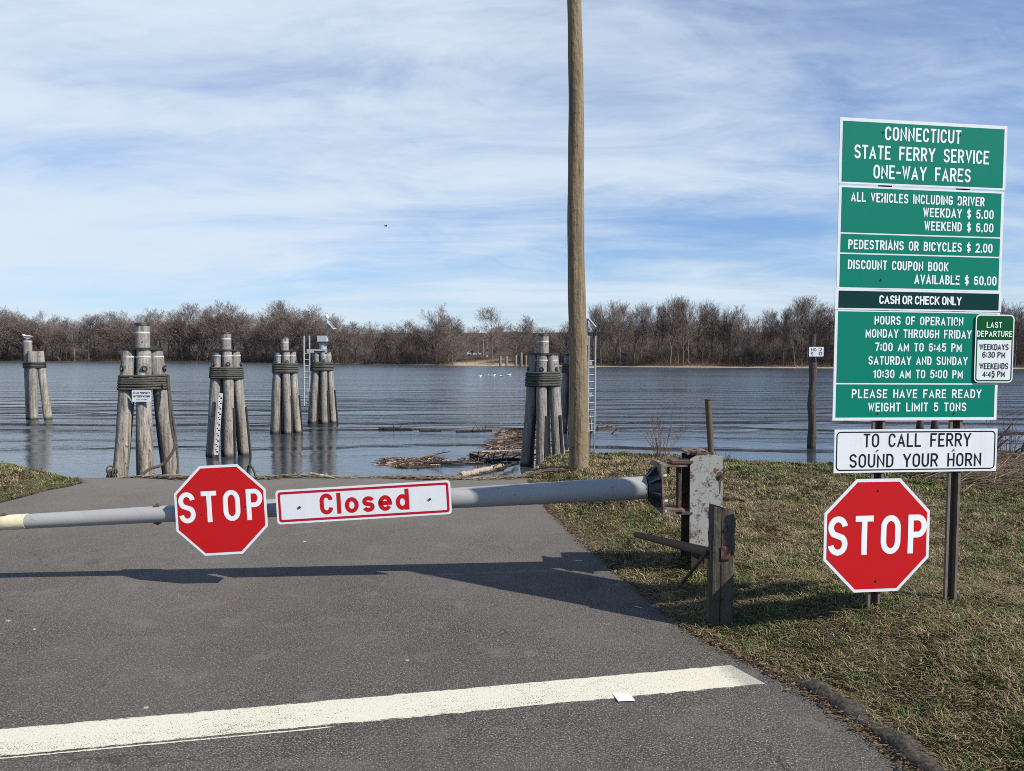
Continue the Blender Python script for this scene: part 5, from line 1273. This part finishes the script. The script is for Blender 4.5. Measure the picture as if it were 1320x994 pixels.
mb = MB(); mb.tube([(-.12, 0, 0), (-.04, 0, 0), (.06, 0, .01), (.12, 0, .01)], [.01, .04, .035, .008], 8); mb.build('body', M['birddark'], bt)
mb = MB()
for sg in (-1, 1): mb.add([(.05, .02 * sg, .01), (-.06, .02 * sg, .01), (-.05, .16 * sg, .08), (-.09, .28 * sg, .02), (.03, .14 * sg, .085), (.05, .02 * sg, -.005), (-.06, .02 * sg, -.005), (-.05, .16 * sg, .07), (-.09, .28 * sg, .015), (.03, .14 * sg, .075)], [(0, 1, 2, 4), (4, 2, 3), (5, 9, 7, 6), (9, 8, 7)])
mb.build('wings', M['birddark'], bt)

# ------------------------------------------------------------------ far bank: bare trees, brush, landing
class Fast:
    def __init__(s): s.v = []; s.f = []; s.n = []
    def tube(s, P, rad, n):
        o = len(s.v)
        for i, p in enumerate(P):
            t = (P[min(i + 1, len(P) - 1)] - P[max(i - 1, 0)]).normalized(); a = t.orthogonal().normalized(); b = t.cross(a)
            for j in range(n):
                th = 6.28318 * j / n; s.v.append(p + a * (math.cos(th) * rad[i]) + b * (math.sin(th) * rad[i]))
        for i in range(len(P) - 1):
            for j in range(n):
                j2 = (j + 1) % n; s.f += [o + i * n + j, o + i * n + j2, o + (i + 1) * n + j2, o + (i + 1) * n + j]; s.n.append(4)
    def blade(s, a, b, w, r):
        d = (b - a); q = Vector((r.uniform(-1, 1), r.uniform(-1, 1), r.uniform(-1, 1))); sd = d.cross(q).normalized() * w; o = len(s.v)
        s.v += [a - sd, a + sd, b]; s.f += [o, o + 1, o + 2]; s.n.append(3)
def grow(seed, H, style):
    r = random.Random(seed); T = Fast(); Cw = Fast()
    nb = style['n']
    def branch(p, d, L, rad, lv):
        seg = 5 if lv == 0 else 3 if lv == 1 else 2
        P = [p]; dd = d.copy()
        for k in range(seg):
            wob = style['wob'] * (0.45 if lv == 0 else 1.0)
            dd = (dd + Vector((r.gauss(0, wob), r.gauss(0, wob), r.gauss(0, wob) + (style['up'] if lv else 0.05)))).normalized()
            P.append(P[-1] + dd * (L / seg))
        R_ = [rad * (1 - .72 * k / seg) for k in range(seg + 1)]
        tgt = T if lv <= 1 else Cw
        tgt.tube(P, R_, 7 if lv == 0 else 4 if lv == 1 else 3)
        if lv >= len(nb): return
        cnt = nb[lv]; last = lv == len(nb) - 1
        for k in range(cnt):
            f = (style['clear'] + (1 - style['clear']) * (k + r.random()) / cnt) if lv == 0 else (.2 + .8 * (k + r.random()) / cnt)
            f = min(f, .99); i = int(f * seg); q = P[i].lerp(P[i + 1], f * seg - i); td = (P[i + 1] - P[i]).normalized()
            a = r.uniform(0, 6.28); o1 = td.orthogonal().normalized(); o2 = td.cross(o1); side = o1 * math.cos(a) + o2 * math.sin(a)
            sp = r.uniform(*style['spread'][min(lv, 2)])
            nd_ = (td * math.cos(sp) + side * math.sin(sp)).normalized()
            if lv == 0: l = L * style['len'] * (1.05 - .62 * f) * r.uniform(.7, 1.15)
            else: l = L * r.uniform(.48, .80) * (1.15 - .45 * f)
            rr = max(.012, R_[i] * r.uniform(.42, .6))
            if last: Cw.blade(q, q + (nd_ + Vector((0, 0, .35))).normalized() * l * 1.1, .027, r)
            else: branch(q, nd_, l, rr, lv + 1)
        # leader tuft
        if last:
            for k in range(2): Cw.blade(P[-1], P[-1] + (dd + Vector((r.gauss(0, .3), r.gauss(0, .3), .3))).normalized() * L * .6, .024, r)
    stems = style.get('stems', 1)
    for s_ in range(stems):
        d = Vector((0, 0, 1)) if stems == 1 else Vector((math.cos(s_ * 2.2 + seed) * .28, math.sin(s_ * 2.2 + seed) * .28, 1)).normalized()
        branch(Vector((.25 * s_, 0, -.4)), d, H * (.92 if s_ == 0 else r.uniform(.7, .9)), H * .0125 * (1 if s_ == 0 else .75), 0)
    return T, Cw
ST = {
 'vase': dict(n=[11, 7, 5, 5], wob=.07, up=.20, clear=.26, spread=[(.3, .7), (.35, .8), (.35, .9)], len=.62),
 'round': dict(n=[13, 8, 6, 4], wob=.09, up=.10, clear=.22, spread=[(.55, 1.05), (.4, .95), (.35, 1.0)], len=.50),
 'tall': dict(n=[12, 7, 5, 4], wob=.07, up=.22, clear=.35, spread=[(.35, .8), (.35, .85), (.35, .9)], len=.48),
 'multi': dict(n=[9, 6, 5, 4], wob=.10, up=.14, clear=.2, spread=[(.45, .95), (.4, .95), (.4, 1.0)], len=.48, stems=3),
 'slim': dict(n=[12, 6, 5, 4], wob=.06, up=.28, clear=.32, spread=[(.3, .75), (.35, .8), (.3, .8)], len=.46),
}
PROTO = []
for k, (sd, stn) in enumerate(((11, 'round'), (12, 'tall'), (13, 'multi'), (14, 'slim'), (15, 'round'), (16, 'multi'), (17, 'tall'), (18, 'vase'), (19, 'vase'), (20, 'vase'))):
    T, Cw = grow(sd, 18.0, ST[stn]); hmax = max(v.z for v in Cw.v)
    def mk(F, nm, mt):
        me_ob = np_mesh(nm, [tuple(v) for v in F.v], F.f, F.n, mt); me = me_ob.data; bpy.data.objects.remove(me_ob); return me
    PROTO.append((mk(T, 'trunk', M['bark']), mk(Cw, 'crown', M['twig']), hmax, stn, Cw))
def shore(px):      # distance of the far waterline along the ray of a pixel column
    k = (px - CX) / F_PX; d = 200.0
    for _ in range(40): d = .5 * d + .5 * float(np.interp(k * d, SH[:, 0], SH[:, 1]))
    return d
TOP = np.array([(-60, 398), (0, 391), (25, 393), (60, 404), (100, 400), (135, 396), (170, 397), (200, 393), (250, 389), (285, 384), (305, 388), (325, 401), (345, 394), (370, 385), (400, 388), (425, 398), (450, 402), (480, 410), (510, 411), (540, 403), (562, 389), (580, 398), (600, 404), (618, 400), (635, 394), (655, 398), (690, 404), (720, 411), (745, 408), (770, 390), (800, 386), (830, 386), (860, 381), (900, 384), (930, 390), (955, 391), (975, 402), (1000, 394), (1040, 379), (1065, 382), (1090, 388), (1150, 392), (1220, 390), (1300, 386), (1330, 388), (1400, 392)])
def top_z(px, D): return at_depth(px, float(np.interp(px, TOP[:, 0], TOP[:, 1])), D).z
def tree_at(px, back, frac, proto, label, rot=None, group=None, wide=1.0):
    D = shore(px) + back; X = (px - CX) / F_PX * D; z = float(ground_z(X, D))
    H = (top_z(px, D) - z) * frac; tr_, cr_, hm, stn, _ = PROTO[proto]; s = H / hm
    t = thing('bare_tree', label, 'tree', (X, D, z - .1), (0, 0, random.uniform(0, 6.28) if rot is None else rot), group)
    for nm, me in (('trunk', tr_), ('crown', cr_)):
        o = bpy.data.objects.new(nm, me); COL.objects.link(o); o.parent = t
    t.scale = (s * wide, s * wide, s); return t
special = [(562, 3, 1.0, 0, 'tallest rounded bare tree left of the far landing', 1.05), (585, 2, .72, 2, 'low spreading tree with several stems at the left side of the far landing', 1.3), (634, 16, 1.0, 4, 'broad rounded bare tree standing behind the far landing', 1.2),
           (286, 6, 1.0, 0, 'tall domed bare tree behind the gauge dolphin', 1.15), (372, 7, 1.0, 4, 'wide domed bare tree above the two rear left dolphins', 1.2), (8, 6, 1.0, 1, 'bare tree at the left edge of the picture rising above its neighbours', 1.0),
           (1040, 5, 1.0, 4, 'tall broad bare tree behind the lone water post', 1.15), (775, 4, .98, 1, 'tall bare tree just right of the wooden pole', 1.0), (1302, 5, 1.0, 0, 'bare tree on the far bank right of the last departure plate', 1.0)]
for px, bk, fr_, pr0, lab, wd_ in special: tree_at(px, bk, fr_, pr0, lab, wide=wd_)
used = [s[0] for s in special]
px = -45; nt_ = 0
while px < 1380:
    step = random.uniform(6, 12) if px < 330 else random.uniform(6, 12)
    px += step
    if 592 < px < 662: continue
    right = px > 750
    pr0 = random.choice([7, 8, 9, 7, 8, 1] if right else [0, 4, 2, 5, 7, 9])
    grp = 'bare trees along the far bank right of the pole' if right else 'bare trees along the far bank left of the pole'
    tree_at(px, random.uniform(2, 12), random.uniform(.86, 1.06) if right else random.uniform(.75, 1.02), pr0, 'slender bare grey tree in the upright row right of the wooden pole' if right else 'bare brown twiggy tree in the dense row left of the wooden pole', group=grp, wide=random.uniform(.85, 1.25) * (1.0 if right else 1.25)); nt_ += 1
# the wood behind them, one mass
def wood():
    V, Fl, Nn = [], [], []; off = 0
    arrs = []
    for p in PROTO:
        arrs.append((np.array([tuple(v) for v in p[4].v], np.float32), np.array(p[4].f, np.int32), np.array(p[4].n, np.int32), p[2]))
    r = random.Random(77); px = -60
    while px < 1390:
        px += r.uniform(4, 8)
        back = r.uniform(12, 60)
        if 576 < px < 650: back = r.uniform(45, 100)
        D = shore(px) + back; X = (px - CX) / F_PX * D; z = float(ground_z(X, D)); v, f, n, hm = arrs[r.choice([0, 2, 4, 5, 1, 6])]
        H = (top_z(px, D) - z) * (r.uniform(.5, .72) if px > 500 else r.uniform(.55, .82)); s = H / hm; a = r.uniform(0, 6.28); w = s * r.uniform(1.1, 1.5)
        q = np.empty_like(v); q[:, 0] = (v[:, 0] * math.cos(a) - v[:, 1] * math.sin(a)) * w + X; q[:, 1] = (v[:, 0] * math.sin(a) + v[:, 1] * math.cos(a)) * w + D; q[:, 2] = v[:, 2] * s + z
        V.append(q); Fl.append(f + off); Nn.append(n); off += len(v)
    px = -60
    while px < 1390:
        px += r.uniform(2.5, 5); back = r.uniform(4, 40)
        if 576 < px < 664 and back < 32: continue
        D = shore(px) + back; X = (px - CX) / F_PX * D; z = float(ground_z(X, D)); v, f, n, hm = arrs[r.choice([2, 5, 0, 4])]
        s = r.uniform(3.0, 8.5) / hm; a = r.uniform(0, 6.28); w = s * r.uniform(1.0, 1.7)
        q = np.empty_like(v); q[:, 0] = (v[:, 0] * math.cos(a) - v[:, 1] * math.sin(a)) * w + X; q[:, 1] = (v[:, 0] * math.sin(a) + v[:, 1] * math.cos(a)) * w + D; q[:, 2] = (v[:, 2] - hm * .16) * s + z
        V.append(q); Fl.append(f + off); Nn.append(n); off += len(v)
    tag(np_mesh('wood', np.concatenate(V), np.concatenate(Fl), np.concatenate(Nn), M['twig']), kind='stuff')
wood()
def brush():
    # thicket of stems and low growth under the trees
    n = 60000; r = rng; px = r.uniform(-70, 1400, n)
    d0 = np.array([shore(p) for p in np.linspace(-80, 1410, 150)]); D = np.interp(px, np.linspace(-80, 1410, 150), d0) + 2.2 + r.random(n) ** 1.5 * 45
    keep = ~((px > 582) & (px < 662) & (r.random(n) < .96)); px, D = px[keep], D[keep]; n = len(px)
    X = (px - CX) / F_PX * D; Z = ground_z(X, D)
    h = r.uniform(.4, 1.0, n) ** 1.5 * 4.2 * (.35 + 1.1 * vn(X, D, .12, 41)) * np.clip((D - np.interp(px, np.linspace(-80, 1410, 150), d0)) / 6, .18, 1); w = r.uniform(.02, .07, n)
    a = r.uniform(0, 6.28, n); l = r.normal(0, .7, n) * h
    b = np.stack([X, D, Z - .1], -1); s = np.stack([np.cos(a) * w, np.sin(a) * w * .3, np.zeros(n)], -1); t = b + np.stack([l, r.normal(0, .2, n) * h, h], -1)
    V = np.stack([b - s, b + s, t], 1).reshape(-1, 3)
    tag(np_mesh('brush', V, np.arange(n * 3), np.full(n, 3), M['brush']), kind='stuff')
brush()
# pilings, poles, car and markers at the far landing
def far_post(name, label, px, ytop, D, r, mat, group, cat):
    X = (px - CX) / F_PX * D; zt = at_depth(px, ytop, D).z; z0 = min(WATER, float(ground_z(X, D))); t = thing(name, label, cat, (X, D, z0), group=group); mb = MB()
    mb.tube([(0, 0, -.5), (0, 0, (zt - z0) * .5), (0, 0, zt - z0)], [r, r, r * .92], 8); mb.build('shaft', M[mat], t); return t
for px, yt in ((645, 459), (653, 459.5), (665, 458), (672, 454.5), (678, 458)):
    far_post('far_piling', 'grey piling standing at the far landing right of its sandy ramp', px, yt, 197, .33, 'pile', 'pilings at the far landing', 'piling')
for px, yt, lab in ((616, 442, 'shortest and leftmost of the three poles behind the far landing'), (623, 438.5, 'middle one of the three poles behind the far landing'), (628.5, 436.5, 'tallest and rightmost of the three poles behind the far landing')):
    far_post('utility_pole', lab, px, yt, 232, .16, 'pile', None, 'pole')
far_post('marker_post', 'short white marker at the foot of the poles on the far landing', 627.5, 457.5, 226, .2, 'lampw', None, 'post')
cx_ = (611 - CX) / F_PX * 234; cz = float(ground_z(cx_, 234)); car = thing('parked_car', 'pale vehicle parked at the top of the far landing', 'car', (cx_, 234, cz))
M['carpaint'] = plain('car_paint', (0.42, 0.46, 0.44), 0.35); M['glass'] = plain('dark_glass', (0.02, 0.025, 0.03), 0.15)
mb = MB(); fr = (Vector((0, 0, 0)), Vector((1, 0, 0)), Vector((0, 0, 1)), Vector((0, -1, 0)))
mb.prism([(-2.2, .35), (2.2, .35), (2.25, .8), (1.5, .95), (.9, 1.5), (-1.4, 1.55), (-2.2, 1.0)], fr, -.9, .9); mb.build('body', M['carpaint'], car)
mb = MB(); mb.prism([(-1.7, 1.0), (1.2, 1.0), (.8, 1.42), (-1.3, 1.45)], fr, -.905, .905); mb.build('window', M['glass'], car)
for x in (-1.4, 1.4):
    for y in (-.8, .8):
        mb = MB(); mb.tube([(x, y - .12, .33), (x, y + .12, .33)], .33, 14); mb.build('wheel', M['rubber'], car)
print('grass blades', NG, 'row trees', nt_)
